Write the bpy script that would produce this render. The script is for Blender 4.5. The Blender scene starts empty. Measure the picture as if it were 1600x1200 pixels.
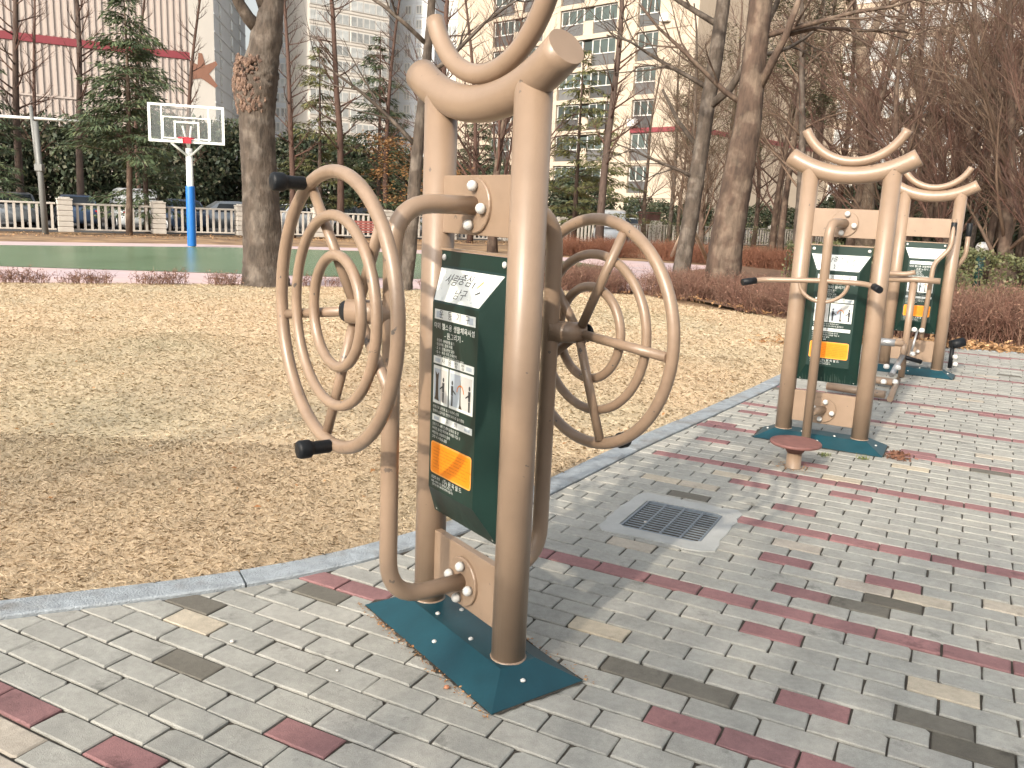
import bpy, math, random
import numpy as np
from mathutils import Vector, Matrix

# ------------------------------------------------------------------ camera, world, sun
SC = bpy.context.scene
COL = SC.collection
FPX, PITCH, ROLL, CH = 1337.03, 0.19968, 0.0434, 1.5153
cp, sp = math.cos(PITCH), math.sin(PITCH)
cF = np.array([0, cp, -sp]); r0 = np.array([1., 0, 0]); u0 = np.array([0, sp, cp])
cR = math.cos(ROLL) * r0 + math.sin(ROLL) * u0
cU = -math.sin(ROLL) * r0 + math.cos(ROLL) * u0
cC = np.array([0, 0, CH])
cam = bpy.data.cameras.new('camera')
cam.sensor_width = 36.0
cam.lens = FPX / 1600 * 36.0
cam.clip_start = 0.05
cam.clip_end = 2000
co = bpy.data.objects.new('camera', cam)
COL.objects.link(co)
M = Matrix(((cR[0], cU[0], -cF[0], cC[0]), (cR[1], cU[1], -cF[1], cC[1]), (cR[2], cU[2], -cF[2], cC[2]), (0, 0, 0, 1)))
co.matrix_world = M
SC.camera = co

SUN_H = Vector((-0.5, -0.866, 0)).normalized()     # towards the sun, on the ground
SUN_EL = math.radians(28)
w = bpy.data.worlds.new('World')
SC.world = w
w.use_nodes = True
nt = w.node_tree
bg = nt.nodes['Background']
sky = nt.nodes.new('ShaderNodeTexSky')
sky.sky_type = 'NISHITA'
sky.sun_disc = False
sky.sun_elevation = SUN_EL
sky.sun_rotation = math.atan2(SUN_H.x, SUN_H.y)
sky.air_density = 1.6
sky.dust_density = 6.0
sky.ozone_density = 1.0
hs = nt.nodes.new('ShaderNodeHueSaturation')      # milky winter sky
hs.inputs['Saturation'].default_value = 0.30
nt.links.new(sky.outputs[0], hs.inputs['Color'])
nt.links.new(hs.outputs[0], bg.inputs[0])
bg.inputs[1].default_value = 0.15
sl = bpy.data.lights.new('sun', 'SUN')
sl.energy = 2.0
sl.angle = math.radians(1.0)
sl.color = (1.0, 0.87, 0.70)
so = bpy.data.objects.new('sun', sl)
COL.objects.link(so)
d = SUN_H * math.cos(SUN_EL) + Vector((0, 0, math.sin(SUN_EL)))
so.rotation_euler = d.to_track_quat('Z', 'Y').to_euler()
SC.view_settings.view_transform = 'Standard'
SC.view_settings.look = 'None'
SC.view_settings.exposure = 0.84
SC.view_settings.gamma = 1.0
SC.view_settings.use_curve_mapping = False
SC.render.engine = 'CYCLES'
SC.cycles.use_denoising = True
SC.cycles.max_bounces = 6
SC.cycles.diffuse_bounces = 3
SC.cycles.transparent_max_bounces = 8
SC.cycles.use_adaptive_sampling = True


def ray(x, y):
    return cF + cR * (x - 800) / FPX - cU * (y - 600) / FPX

def gp(x, y, z=0.0):
    d = ray(x, y)
    t = (z - cC[2]) / d[2]
    p = cC + t * d
    return Vector((p[0], p[1], z))

def pd(x, y, Y):
    d = ray(x, y)
    p = cC + d * (Y / d[1])
    return Vector(p)

# ------------------------------------------------------------------ materials
MATS = {}

def new_mat(name):
    m = bpy.data.materials.new(name)
    m.use_nodes = True
    n = m.node_tree.nodes
    return m, m.node_tree, n['Principled BSDF']

def mat(name, col, rough=0.6, var=0.12, scale=8.0, bump=0.0, bscale=60.0, metal=0.0, coat=0.0, island=0.0, obj=0.0, cols=None,
        stretch=None, spec=0.5, detail=4.0, patch=None, trans=0.0):
    """base colour with noise variation, optional per-island or per-object random colours"""
    if name in MATS:
        return MATS[name]
    m, t, b = new_mat(name)
    N, L = t.nodes, t.links
    tc = N.new('ShaderNodeTexCoord')
    src = tc.outputs['Object']
    if stretch:
        mp = N.new('ShaderNodeMapping')
        mp.inputs['Scale'].default_value = stretch
        L.new(src, mp.inputs[0])
        src = mp.outputs[0]
    nz = N.new('ShaderNodeTexNoise')
    nz.inputs['Scale'].default_value = scale
    nz.inputs['Detail'].default_value = detail
    nz.inputs['Roughness'].default_value = 0.62
    L.new(src, nz.inputs['Vector'])
    base = None
    if cols:
        rp = N.new('ShaderNodeValToRGB')
        rp.color_ramp.interpolation = 'LINEAR'
        e = rp.color_ramp.elements
        e[0].position, e[0].color = 0, (*cols[0], 1)
        e[1].position, e[1].color = 1, (*cols[-1], 1)
        for i, c in enumerate(cols[1:-1]):
            k = e.new((i + 1) / (len(cols) - 1))
            k.color = (*c, 1)
        if obj:
            oi = N.new('ShaderNodeObjectInfo')
            L.new(oi.outputs['Random'], rp.inputs[0])
        else:
            ge = N.new('ShaderNodeNewGeometry')
            L.new(ge.outputs['Random Per Island'], rp.inputs[0])
        base = rp.outputs[0]
    else:
        rgb = N.new('ShaderNodeRGB')
        rgb.outputs[0].default_value = (*col, 1)
        base = rgb.outputs[0]
    if patch:
        pn = N.new('ShaderNodeTexNoise')
        pn.inputs['Scale'].default_value = patch[1]
        pn.inputs['Detail'].default_value = 3
        L.new(tc.outputs['Object'], pn.inputs['Vector'])
        mr = N.new('ShaderNodeMapRange')
        mr.inputs[1].default_value, mr.inputs[2].default_value = patch[2], patch[3]
        L.new(pn.outputs[0], mr.inputs[0])
        mx = N.new('ShaderNodeMix')
        mx.data_type = 'RGBA'
        mx.inputs['B'].default_value = (*patch[0], 1)
        L.new(mr.outputs[0], mx.inputs['Factor'])
        L.new(base, mx.inputs['A'])
        base = mx.outputs['Result']
    mr = N.new('ShaderNodeMapRange')
    mr.inputs[1].default_value, mr.inputs[2].default_value = 0.3, 0.7
    mr.inputs[3].default_value, mr.inputs[4].default_value = 1 - var, 1 + var
    L.new(nz.outputs[0], mr.inputs[0])
    val = mr.outputs[0]
    if obj and not cols:
        oi = N.new('ShaderNodeObjectInfo')
        m2 = N.new('ShaderNodeMapRange')
        m2.inputs[3].default_value, m2.inputs[4].default_value = 1 - obj, 1 + obj
        L.new(oi.outputs['Random'], m2.inputs[0])
        mu = N.new('ShaderNodeMath'); mu.operation = 'MULTIPLY'
        L.new(val, mu.inputs[0]); L.new(m2.outputs[0], mu.inputs[1])
        val = mu.outputs[0]
    if island and not cols:
        ge = N.new('ShaderNodeNewGeometry')
        m2 = N.new('ShaderNodeMapRange')
        m2.inputs[3].default_value, m2.inputs[4].default_value = 1 - island, 1 + island
        L.new(ge.outputs['Random Per Island'], m2.inputs[0])
        mu = N.new('ShaderNodeMath'); mu.operation = 'MULTIPLY'
        L.new(val, mu.inputs[0]); L.new(m2.outputs[0], mu.inputs[1])
        val = mu.outputs[0]
    vm = N.new('ShaderNodeVectorMath'); vm.operation = 'SCALE'
    L.new(base, vm.inputs[0]); L.new(val, vm.inputs['Scale'])
    L.new(vm.outputs[0], b.inputs['Base Color'])
    b.inputs['Roughness'].default_value = rough
    b.inputs['Metallic'].default_value = metal
    b.inputs['Specular IOR Level'].default_value = spec
    if coat:
        b.inputs['Coat Weight'].default_value = coat
        b.inputs['Coat Roughness'].default_value = 0.3
    if trans:
        b.inputs['Transmission Weight'].default_value = trans
    if bump:
        n2 = N.new('ShaderNodeTexNoise')
        n2.inputs['Scale'].default_value = bscale
        n2.inputs['Detail'].default_value = 5
        L.new(src, n2.inputs['Vector'])
        bp = N.new('ShaderNodeBump')
        bp.inputs['Strength'].default_value = bump
        bp.inputs['Distance'].default_value = 0.02
        L.new(n2.outputs[0], bp.inputs['Height'])
        L.new(bp.outputs[0], b.inputs['Normal'])
    MATS[name] = m
    return m

def brick_mat(name, cols, rnd):
    """concrete paving block: a tone of its own, fine grain, damp or dirty blotches"""
    m, t, b = new_mat(name)
    N, L = t.nodes, t.links
    rp = N.new('ShaderNodeValToRGB')
    e = rp.color_ramp.elements
    e[0].color, e[1].color = (*cols[0], 1), (*cols[-1], 1)
    for i, c in enumerate(cols[1:-1]):
        e.new((i + 1) / (len(cols) - 1)).color = (*c, 1)
    if rnd == 'obj':
        s = N.new('ShaderNodeObjectInfo').outputs['Random']
    else:
        s = N.new('ShaderNodeNewGeometry').outputs['Random Per Island']
    L.new(s, rp.inputs[0])
    ge = N.new('ShaderNodeNewGeometry')
    pos = ge.outputs['Position']
    n1 = N.new('ShaderNodeTexNoise'); n1.inputs['Scale'].default_value = 320; n1.inputs['Detail'].default_value = 3
    n2 = N.new('ShaderNodeTexNoise'); n2.inputs['Scale'].default_value = 6.5; n2.inputs['Detail'].default_value = 5; n2.inputs['Roughness'].default_value = .6
    n3 = N.new('ShaderNodeTexNoise'); n3.inputs['Scale'].default_value = 40; n3.inputs['Detail'].default_value = 4
    for n in (n1, n2, n3):
        L.new(pos, n.inputs['Vector'])
    def rng(src, a, b_, c, d_):
        r = N.new('ShaderNodeMapRange')
        for i, v in enumerate((a, b_, c, d_)):
            r.inputs[i + 1].default_value = v
        L.new(src, r.inputs[0])
        return r.outputs[0]
    def mul(a, b_):
        k = N.new('ShaderNodeMath'); k.operation = 'MULTIPLY'
        L.new(a, k.inputs[0]); L.new(b_, k.inputs[1])
        return k.outputs[0]
    v = mul(rng(n1.outputs[0], .3, .7, .88, 1.12), rng(n3.outputs[0], .3, .7, .9, 1.08))
    v = mul(v, rng(n2.outputs[0], .3, .66, .80, 1.04))
    n4 = N.new('ShaderNodeTexNoise'); n4.inputs['Scale'].default_value = 4.2; n4.inputs['Detail'].default_value = 6; n4.inputs['Roughness'].default_value = .7
    L.new(pos, n4.inputs['Vector'])
    v = mul(v, rng(n4.outputs[0], .60, .70, 1.0, .52))
    sc = N.new('ShaderNodeVectorMath'); sc.operation = 'SCALE'
    L.new(rp.outputs[0], sc.inputs[0]); L.new(v, sc.inputs['Scale'])
    L.new(sc.outputs[0], b.inputs['Base Color'])
    b.inputs['Roughness'].default_value = .78
    b.inputs['Specular IOR Level'].default_value = .35
    bp = N.new('ShaderNodeBump'); bp.inputs['Strength'].default_value = .5; bp.inputs['Distance'].default_value = .004
    ad = N.new('ShaderNodeMath'); ad.operation = 'ADD'
    L.new(n1.outputs[0], ad.inputs[0]); L.new(n3.outputs[0], ad.inputs[1])
    L.new(ad.outputs[0], bp.inputs['Height'])
    L.new(bp.outputs[0], b.inputs['Normal'])
    return m

TAN = mat('tan_paint', (.290, .205, .143), .45, .10, 5, .04, 180, coat=.4, patch=((.15, .115, .09), 24, .715, .735))
TAN2 = mat('tan_paint_worn', (.298, .210, .147), .42, .12, 14, .06, 120, coat=.4, patch=((.10, .085, .075), 30, .70, .72))
TEAL = mat('teal_plate', (.007, .052, .072), .42, .14, 9, .03, 90)
GREEN = mat('sign_green', (.005, .028, .022), .42, .1, 7, .02, 60)
WHITEP = mat('print_white', (.74, .78, .76), .5, .06, 18)
PALEB = mat('print_pale_blue', (.46, .53, .60), .5, .04, 20)
PALEG = mat('print_pale_grey', (.60, .60, .58), .5, .04, 20)
INK = mat('print_ink', (.035, .04, .045), .5, .1, 30)
BROWNINK = mat('print_brown', (.06, .045, .03), .5, .1, 30)
ORANGE = mat('print_orange', (.90, .27, .004), .5, .08, 26)
ORANGEL = mat('print_orange_edge', (.93, .40, .09), .5, .05, 26)
ORANGED = mat('print_orange_ink', (.72, .19, .004), .5, .05, 26)
BOLT = mat('bolt_cap', (.62, .62, .60), .38, .12, 40, 0, 1)
RUBBER = mat('black_rubber', (.009, .011, .014), .5, .15, 30, .1, 90, spec=.3)
STEEL = mat('galvanised', (.42, .43, .44), .4, .12, 30, metal=.7)
GRATE = mat('grate_steel', (.22, .26, .30), .45, .15, 40, metal=.4)
DARK = mat('pit_dark', (.015, .018, .02), .9, .2, 10)
CONC = mat('drain_concrete', (.40, .41, .40), .85, .12, 6, .25, 120)
KERB = mat('kerb_stone', (.30, .335, .365), .85, .22, 16, .5, 130, obj=.08, patch=((.22, .22, .21), 5, .52, .72))
BED = mat('joint_sand', (.055, .048, .038), .95, .35, 30, .5, 150)
REDDISC = mat('red_disc', (.20, .092, .082), .6, .2, 12, .1, 120)
SOIL = mat('bare_soil', (.20, .125, .072), .95, .3, 1.2, .5, 14, patch=((.34, .22, .12), .6, .4, .65))
ASPH = mat('asphalt', (.055, .055, .058), .9, .15, 3, .3, 40)
PINK = mat('pink_flagstone', (.56, .42, .41), .8, .1, 1.6, .15, 30, patch=((.50, .40, .42), .5, .45, .6))
COURT = mat('court_green', (.135, .215, .122), .27, .1, .5, .06, 25, patch=((.15, .235, .14), .25, .4, .6))
WHITE = mat('white_paint', (.78, .78, .76), .5, .06, 3)
BLUE = mat('blue_pad', (.012, .14, .48), .45, .1, 6)
RIMRED = mat('rim_red', (.55, .03, .05), .45, .1, 8)
m_, t_, b_ = new_mat('clear_board')
b_.inputs['Base Color'].default_value = (.5, .54, .55, 1)
b_.inputs['Roughness'].default_value = .06
b_.inputs['Alpha'].default_value = .10
CLEAR = m_

# ------------------------------------------------------------------ mesh helpers
class MB:
    def __init__(s):
        s.v = []; s.f = []; s.m = []; s.smooth = []
    def add(s, vs, fs, mi=0, smooth=False):
        o = len(s.v)
        s.v.extend(vs)
        for f in fs:
            s.f.append(tuple(i + o for i in f)); s.m.append(mi); s.smooth.append(smooth)
        return s
    def box(s, c, d, rz=0.0, mi=0, bev=0.0):
        x, y, z = d[0] / 2, d[1] / 2, d[2] / 2
        ca, sa = math.cos(rz), math.sin(rz)
        b = min(bev, x * .45, y * .45, z * .45)
        if b <= 0:
            P = [(-x, -y, -z), (x, -y, -z), (x, y, -z), (-x, y, -z), (-x, -y, z), (x, -y, z), (x, y, z), (-x, y, z)]
            F = [(0, 3, 2, 1), (4, 5, 6, 7), (0, 1, 5, 4), (1, 2, 6, 5), (2, 3, 7, 6), (3, 0, 4, 7)]
        else:
            P = []
            for (zz, ins) in ((-z, b), (-z + b, 0), (z - b, 0), (z, b)):
                P += [(-x + ins, -y + ins, zz), (x - ins, -y + ins, zz), (x - ins, y - ins, zz), (-x + ins, y - ins, zz)]
            F = [(0, 3, 2, 1), (12, 13, 14, 15)]
            for k in range(3):
                for i in range(4):
                    j = (i + 1) % 4
                    F.append((k * 4 + i, k * 4 + j, k * 4 + 4 + j, k * 4 + 4 + i))
        s.add([(c[0] + p[0] * ca - p[1] * sa, c[1] + p[0] * sa + p[1] * ca, c[2] + p[2]) for p in P], F, mi)
        return s
    def tube(s, pts, rad, k=12, mi=0, cap=True, smooth=True, closed=False):
        pts = [Vector(p) for p in pts]
        n = len(pts)
        if not hasattr(rad, '__len__'):
            rad = [rad] * n
        o = len(s.v)
        prev = None
        for i, p in enumerate(pts):
            if closed:
                t = pts[(i + 1) % n] - pts[i - 1]
            else:
                t = pts[min(i + 1, n - 1)] - pts[max(i - 1, 0)]
            if t.length < 1e-9:
                t = Vector((0, 0, 1))
            t.normalize()
            if prev is None:
                a = Vector((0, 0, 1)) if abs(t.z) < .9 else Vector((1, 0, 0))
                u = t.cross(a).normalized()
            else:
                u = (prev - t * prev.dot(t))
                u = u.normalized() if u.length > 1e-6 else t.orthogonal().normalized()
            prev = u
            v = t.cross(u)
            for j in range(k):
                a = 2 * math.pi * j / k
                s.v.append(tuple(p + (u * math.cos(a) + v * math.sin(a)) * rad[i]))
        for i in range(n if closed else n - 1):
            for j in range(k):
                a, b = o + i * k + j, o + i * k + (j + 1) % k
                c, d_ = o + ((i + 1) % n) * k + (j + 1) % k, o + ((i + 1) % n) * k + j
                s.f.append((a, b, c, d_)); s.m.append(mi); s.smooth.append(smooth)
        if cap and not closed:
            s.f.append(tuple(o + j for j in range(k - 1, -1, -1))); s.m.append(mi); s.smooth.append(False)
            s.f.append(tuple(o + (n - 1) * k + j for j in range(k))); s.m.append(mi); s.smooth.append(False)
        return s
    def lathe(s, prof, k=16, org=(0, 0, 0), axis='z', mi=0, smooth=True):
        """prof: list of (radius, height) from bottom to top"""
        o = len(s.v)
        for r, h in prof:
            for j in range(k):
                a = 2 * math.pi * j / k
                x, y = r * math.cos(a), r * math.sin(a)
                if axis == 'z':
                    q = (x, y, h)
                elif axis == 'y':
                    q = (y, h, x)
                else:
                    q = (h, x, y)
                s.v.append((q[0] + org[0], q[1] + org[1], q[2] + org[2]))
        for i in range(len(prof) - 1):
            for j in range(k):
                s.f.append((o + i * k + j, o + i * k + (j + 1) % k, o + (i + 1) * k + (j + 1) % k, o + (i + 1) * k + j))
                s.m.append(mi); s.smooth.append(smooth)
        s.f.append(tuple(o + j for j in range(k - 1, -1, -1))); s.m.append(mi); s.smooth.append(False)
        e = o + (len(prof) - 1) * k
        s.f.append(tuple(e + j for j in range(k))); s.m.append(mi); s.smooth.append(False)
        return s
    def poly(s, pts, mi=0):
        s.add([tuple(p) for p in pts], [tuple(range(len(pts)))], mi)
        return s
    def mesh(s, name, mats):
        me = bpy.data.meshes.new(name)
        me.from_pydata(s.v, [], s.f)
        for m in (mats if isinstance(mats, (list, tuple)) else [mats]):
            me.materials.append(m)
        if s.f:
            me.polygons.foreach_set('material_index', s.m)
            me.polygons.foreach_set('use_smooth', s.smooth)
        me.update()
        return me
    def build(s, name, mats, parent=None, loc=None, rz=None):
        return link(name, s.mesh(name, mats), parent, loc, rz)

def link(name, me, parent=None, loc=None, rz=None):
    o = bpy.data.objects.new(name, me)
    COL.objects.link(o)
    if parent is not None:
        o.parent = parent
    if loc is not None:
        o.location = loc
    if rz is not None:
        o.rotation_euler = (0, 0, rz)
    return o

def quads_mesh(name, V, mats, per=4, smooth=False, mi=None):
    """V: (n*per,3) array, faces of 'per' corners each"""
    V = np.asarray(V, np.float32)
    n = len(V) // per
    me = bpy.data.meshes.new(name)
    me.vertices.add(n * per); me.loops.add(n * per); me.polygons.add(n)
    me.vertices.foreach_set('co', V.ravel())
    me.loops.foreach_set('vertex_index', np.arange(n * per, dtype=np.int32))
    me.polygons.foreach_set('loop_start', np.arange(0, n * per, per, dtype=np.int32))
    me.polygons.foreach_set('loop_total', np.full(n, per, np.int32))
    for m in (mats if isinstance(mats, (list, tuple)) else [mats]):
        me.materials.append(m)
    if mi is not None:
        me.polygons.foreach_set('material_index', np.asarray(mi, np.int32))
    me.update(calc_edges=True)
    return me

def empty(name, loc, rz=0.0):
    o = bpy.data.objects.new(name, None)
    COL.objects.link(o)
    o.empty_display_size = .2
    o.location = loc
    o.rotation_euler = (0, 0, rz)
    return o

def tag(o, label=None, cat=None, group=None, kind=None):
    if label: o['label'] = label
    if cat: o['category'] = cat
    if group: o['group'] = group
    if kind: o['kind'] = kind
    return o

def children_of():
    d = {}
    for o in bpy.data.objects:
        if o.parent: d.setdefault(o.parent, []).append(o)
    return d

def copy_tree(root, loc, rz=0.0, scale=1.0, label=None, kids=None):
    def rec(o, parent):
        c = o.copy(); COL.objects.link(c); c.parent = parent
        for ch in kids_map.get(o, []):
            rec(ch, c)
        return c
    kids_map = kids if kids is not None else children_of()
    c = root.copy(); COL.objects.link(c)
    for ch in kids_map.get(root, []):
        rec(ch, c)
    c.location = loc
    c.rotation_euler = (0, 0, rz)
    c.scale = (scale,) * 3 if not hasattr(scale, '__len__') else scale
    if label: c['label'] = label
    return c

def arc_pts(fn, n):
    return [fn(i / (n - 1)) for i in range(n)]

def bend_path(pts, r, n=7):
    """round the inner corners of a polyline"""
    pts = [Vector(p) for p in pts]
    out = [pts[0]]
    for i in range(1, len(pts) - 1):
        a, b, c = pts[i - 1], pts[i], pts[i + 1]
        d1, d2 = (a - b), (c - b)
        l = min(r, d1.length * .49, d2.length * .49)
        p, q = b + d1.normalized() * l, b + d2.normalized() * l
        for k in range(n):
            t = k / (n - 1)
            out.append(p * (1 - t) ** 2 + b * 2 * t * (1 - t) + q * t * t)
    out.append(pts[-1])
    return out

_fontcache = {}
def text_mesh(name, body, size, m, align='CENTER', shear=0.0, squeeze=1.0):
    key = (body, size, m.name, align, shear, squeeze)
    if key in _fontcache:
        return _fontcache[key]
    cu = bpy.data.curves.new(name, 'FONT')
    cu.body = body; cu.size = size; cu.align_x = align; cu.align_y = 'CENTER'; cu.shear = shear
    cu.resolution_u = 2
    o = bpy.data.objects.new(name, cu)
    COL.objects.link(o)
    dg = bpy.context.evaluated_depsgraph_get()
    me = bpy.data.meshes.new_from_object(o.evaluated_get(dg))
    bpy.data.objects.remove(o)
    me.materials.clear(); me.materials.append(m)
    if squeeze != 1.0:
        me.transform(Matrix.Diagonal((squeeze, 1, 1, 1)))
    _fontcache[key] = me
    return me

# local frames of the exercise stations: x along the two posts, y towards the side with the sign, z up.
# seen from the sign's side, x runs to the left: print is turned about z by pi.
def on_face(name, me, parent, x, y, z, tilt=0.0, rot=0.0):
    o = link(name, me, parent)
    o.matrix_basis = Matrix.Translation((x, y, z)) @ Matrix.Rotation(math.pi, 4, 'Z') @ Matrix.Rotation(math.pi / 2 - tilt, 4, 'X') @ Matrix.Rotation(rot, 4, 'Z')
    return o

def face_quad(parent, name, m, x0, x1, z0, z1, y, round_=0.0):
    mb = MB()
    if round_:
        P = []
        for cx, cz, a0 in ((x1 - round_, z1 - round_, 0), (x0 + round_, z1 - round_, 90), (x0 + round_, z0 + round_, 180), (x1 - round_, z0 + round_, 270)):
            for k in range(5):
                a = math.radians(a0 + k * 22.5)
                P.append((cx + round_ * math.cos(a), y, cz + round_ * math.sin(a)))
    else:
        P = [(x1, y, z0), (x1, y, z1), (x0, y, z1), (x0, y, z0)]
    P2 = [(p[0], p[1] - .0012, p[2]) for p in P]
    n = len(P)
    fs = [tuple(range(n)), tuple(range(2 * n - 1, n - 1, -1))] + [(i, n + i, n + (i + 1) % n, (i + 1) % n) for i in range(n)]
    mb.add(P + P2, fs)
    # make the front face look along +y
    o = mb.build(name, m, parent)
    return o

R_ = .057; SX = .2583

def dome_bolt(name, parent, x, y, z, r=.022, ydir=1):
    mb = MB()
    prof = [(r * .62, 0), (r * .62, r * .35), (r * .95, r * .4), (r, r * .8), (r * .9, r * 1.25), (r * .6, r * 1.6), (r * .2, r * 1.75)]
    mb.lathe([(a, b * ydir) for a, b in prof], 14, (x, y, z), 'y')
    return mb.build(name, BOLT, parent)

def flange(parent, y, z, ydir=1, r=.088):
    mb = MB()
    mb.lathe([(r, 0), (r, .008 * ydir), (r - .003, .011 * ydir)], 28, (0, y, z), 'y', smooth=False)
    return mb.build('flange', TAN, parent)

def sign(parent, kind):
    """green box between the posts with its slogan, notes, pictures and orange notice"""
    yb, yf = .008, .085
    rows = [(.437, .200, yb), (.437, .200, yb + .012), (.555, .140, yf), (1.205, .140, yf), (1.322, .196, yb + .012), (1.372, .196, yb + .012), (1.372, .196, yb)]
    mb = MB()
    V = []
    for z, hx, y in rows:
        # side bevel: back edge stays wide, front edge narrows
        V += [(hx, y, z), (-hx, y, z)]
    F = []
    for i in range(len(rows) - 1):
        F.append((2 * i, 2 * i + 2, 2 * i + 3, 2 * i + 1))
    mb.add(V, F)
    wl = [(.437, yb), (.437, yb + .012), (1.322, yb + .012)]
    o = len(mb.v)
    for sgn in (1, -1):
        P = [(sgn * .200, yb + .012, .437), (sgn * .140, yf, .555), (sgn * .140, yf, 1.205), (sgn * .196, yb + .012, 1.322),
             (sgn * .200, yb, .437), (sgn * .196, yb, 1.372), (sgn * .196, yb + .012, 1.372)]
        fs = [(0, 1, 2, 3), (4, 0, 3, 6, 5)]
        if sgn < 0:
            fs = [tuple(reversed(f)) for f in fs]
        mb.add(P, fs)
    mb.add([(.2, yb, .437), (-.2, yb, .437), (-.196, yb, 1.372), (.196, yb, 1.372)], [(0, 1, 2, 3)])
    box = mb.build('sign_box', GREEN, parent)
    mb = MB(); mb.box((0, yb + .006, 1.378), (.404, .02, .008)); mb.build('top_flange', TAN, box)
    for x in (-.178, .178):
        for z in (1.35, .455):
            MB().lathe([(.011, 0), (.011, .004), (.005, .008)], 10, (x, yb + .012, z), 'y').build('screw', BOLT, box)
    # slogan plate on the upper slope
    dz, dy = 1.322 - 1.205, yf - yb - .012
    ln = math.hypot(dz, dy); ny, nz_ = dz / ln, dy / ln
    def slope(t, off):
        return (yf - dy * t + ny * off, 1.205 + dz * t + nz_ * off)
    y0, z0 = slope(.05, .002); y1, z1 = slope(.93, .002)
    mb = MB()
    a = [(.134, y0, z0), (-.134, y0, z0), (-.188, y1, z1), (.188, y1, z1)]
    b = [(p[0], p[1] - ny * .0016, p[2] - nz_ * .0016) for p in a]
    mb.add(a + b, [(3, 2, 1, 0), (4, 5, 6, 7), (0, 1, 5, 4), (1, 2, 6, 5), (2, 3, 7, 6), (3, 0, 4, 7)])
    mb.build('slogan_plate', WHITEP, box)
    tilt = math.atan2(dy, dz)
    def sl(name, body, size, x, t, m, rot=0.0, sq=1.0):
        y, z = slope(t, .0028)
        return on_face(name, text_mesh(name, body, size, m, 'CENTER', .15, sq), box, x, y, z, tilt, rot)
    sl('lettering', '사람', .044, .085, .62, INK, -.06)
    sl('lettering', '중심', .044, .005, .66, INK, -.04)
    sl('lettering', '남구', .040, .0, .27, INK, .03)
    for (x, t, L_, m, r) in ((-.05, .58, .022, INK, 1.4), (-.085, .62, .034, ORANGEL, .85), (-.092, .40, .026, INK, .45)):
        y, z = slope(t, .0028)
        me = MB().add([(-L_ / 2, -.003, 0), (L_ / 2, -.004, 0), (L_ / 2, .003, 0), (-L_ / 2, .002, 0)], [(0, 1, 2, 3)]).mesh('brush_stroke', m)
        on_face('brush_stroke', me, box, x, y, z, tilt, r)
    rr = random.Random(5)
    mb = MB()
    for k in range(40):
        x = rr.uniform(0, .15) * (1 if rr.random() < .75 else -.7); t = rr.uniform(.12, .88)
        y, z = slope(t, .0026); r = rr.uniform(.001, .003)
        mb.add([(x + r, y, z), (x, y - .0 * r, z + r * .9), (x - r, y, z), (x, y, z - r * .9)], [(0, 1, 2, 3)])
    mb.build('dirt_fleck', PALEB, box)
    yq = yf + .0015; yt = yf + .0022
    def bar(z0, z1, body):
        face_quad(box, 'title_bar', WHITEP, -.124, .124, z0, z1, yq)
        for x0, x1 in ((.112, .080), (-.080, -.112)):
            face_quad(box, 'bar_tint', PALEB, min(x0, x1), max(x0, x1), z0 + .006, z1 - .006, yq + .0006)
        on_face('lettering', text_mesh('lettering', body, (z1 - z0) * .92, INK), box, 0, yt + .0002, (z0 + z1) / 2)
    def line(body, z, size, x=.118, align='LEFT', m=WHITEP, sq=1.0):
        on_face('lettering', text_mesh('lettering', body, size, m, align, 0, sq), box, x, yt, z)
    bar(1.150, 1.183, '운   동   기   구')
    line('야외 헬스용 생활체육시설', 1.127, .0235, 0, 'CENTER')
    line('- ' + kind + ' -', 1.099, .0235, 0, 'CENTER')
    for i, s in enumerate(('· 운동명 : 어깨관절 풀기', '· 운동부위 : 팔과 어깨', '· 효 과 : 관절유연성 강화', '· 횟 수 : 좌우 각각 스무번씩', '· 사용법 : 손잡이를 잡고 천천히 돌림')):
        line(s, 1.079 - i * .0135, .0118, .112)
    bar(.999, 1.024, '사   용   방   법')
    # two framed pictures with figures
    for x0, x1, tint in ((.122, .028, PALEB), (.020, -.124, PALEG)):
        xa, xb = min(x0, x1), max(x0, x1)
        face_quad(box, 'picture', WHITEP, xa, xb, .862, .992, yq)
        face_quad(box, 'picture_ground', PALEG, xa + .006, (xa + xb) / 2, .872, .982, yq + .0006)
        face_quad(box, 'picture_ground', PALEB, (xa + xb) / 2 + .001, xb - .006, .872, .982, yq + .0006)
    def shape(pts, m):
        mb = MB(); mb.add([(p[0], yt + .0003, p[1]) for p in pts], [tuple(range(len(pts)))])
        mb.build('picture_figure', m, box)
    def figure(x, s, m):
        mb = MB(); z = .872
        P = [(x + .005 * math.cos(a), z + .078 + .008 * math.sin(a)) for a in [k * math.pi / 5 for k in range(10)]]
        mb.add([(p[0], yt + .0003, p[1]) for p in P], [tuple(range(10))])
        for q in (((-.006, .035), (.006, .035), (.007, .068), (-.007, .068)), ((-.005, 0), (.004, 0), (.005, .034), (-.005, .034)),
                  ((.0, .060), (s * .022, .046), (s * .022, .041), (.0, .052))):
            mb.add([(x + a, yt + .0003, z + b) for a, b in q], [tuple(range(4))])
        mb.build('picture_figure', m, box)
    shape([(.112, .876), (.082, .872), (.087, .886), (.089, .944), (.085, .972), (.096, .962), (.108, .975), (.104, .944), (.106, .888)], BROWNINK)
    figure(.056, 1, INK); figure(.0, -1, INK); figure(-.104, 1, INK)
    shape([(-.042, .872), (-.062, .872), (-.054, .885), (-.052, .925), (-.05, .975), (-.047, .925), (-.047, .885)], BROWNINK)
    mb = MB()
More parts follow.
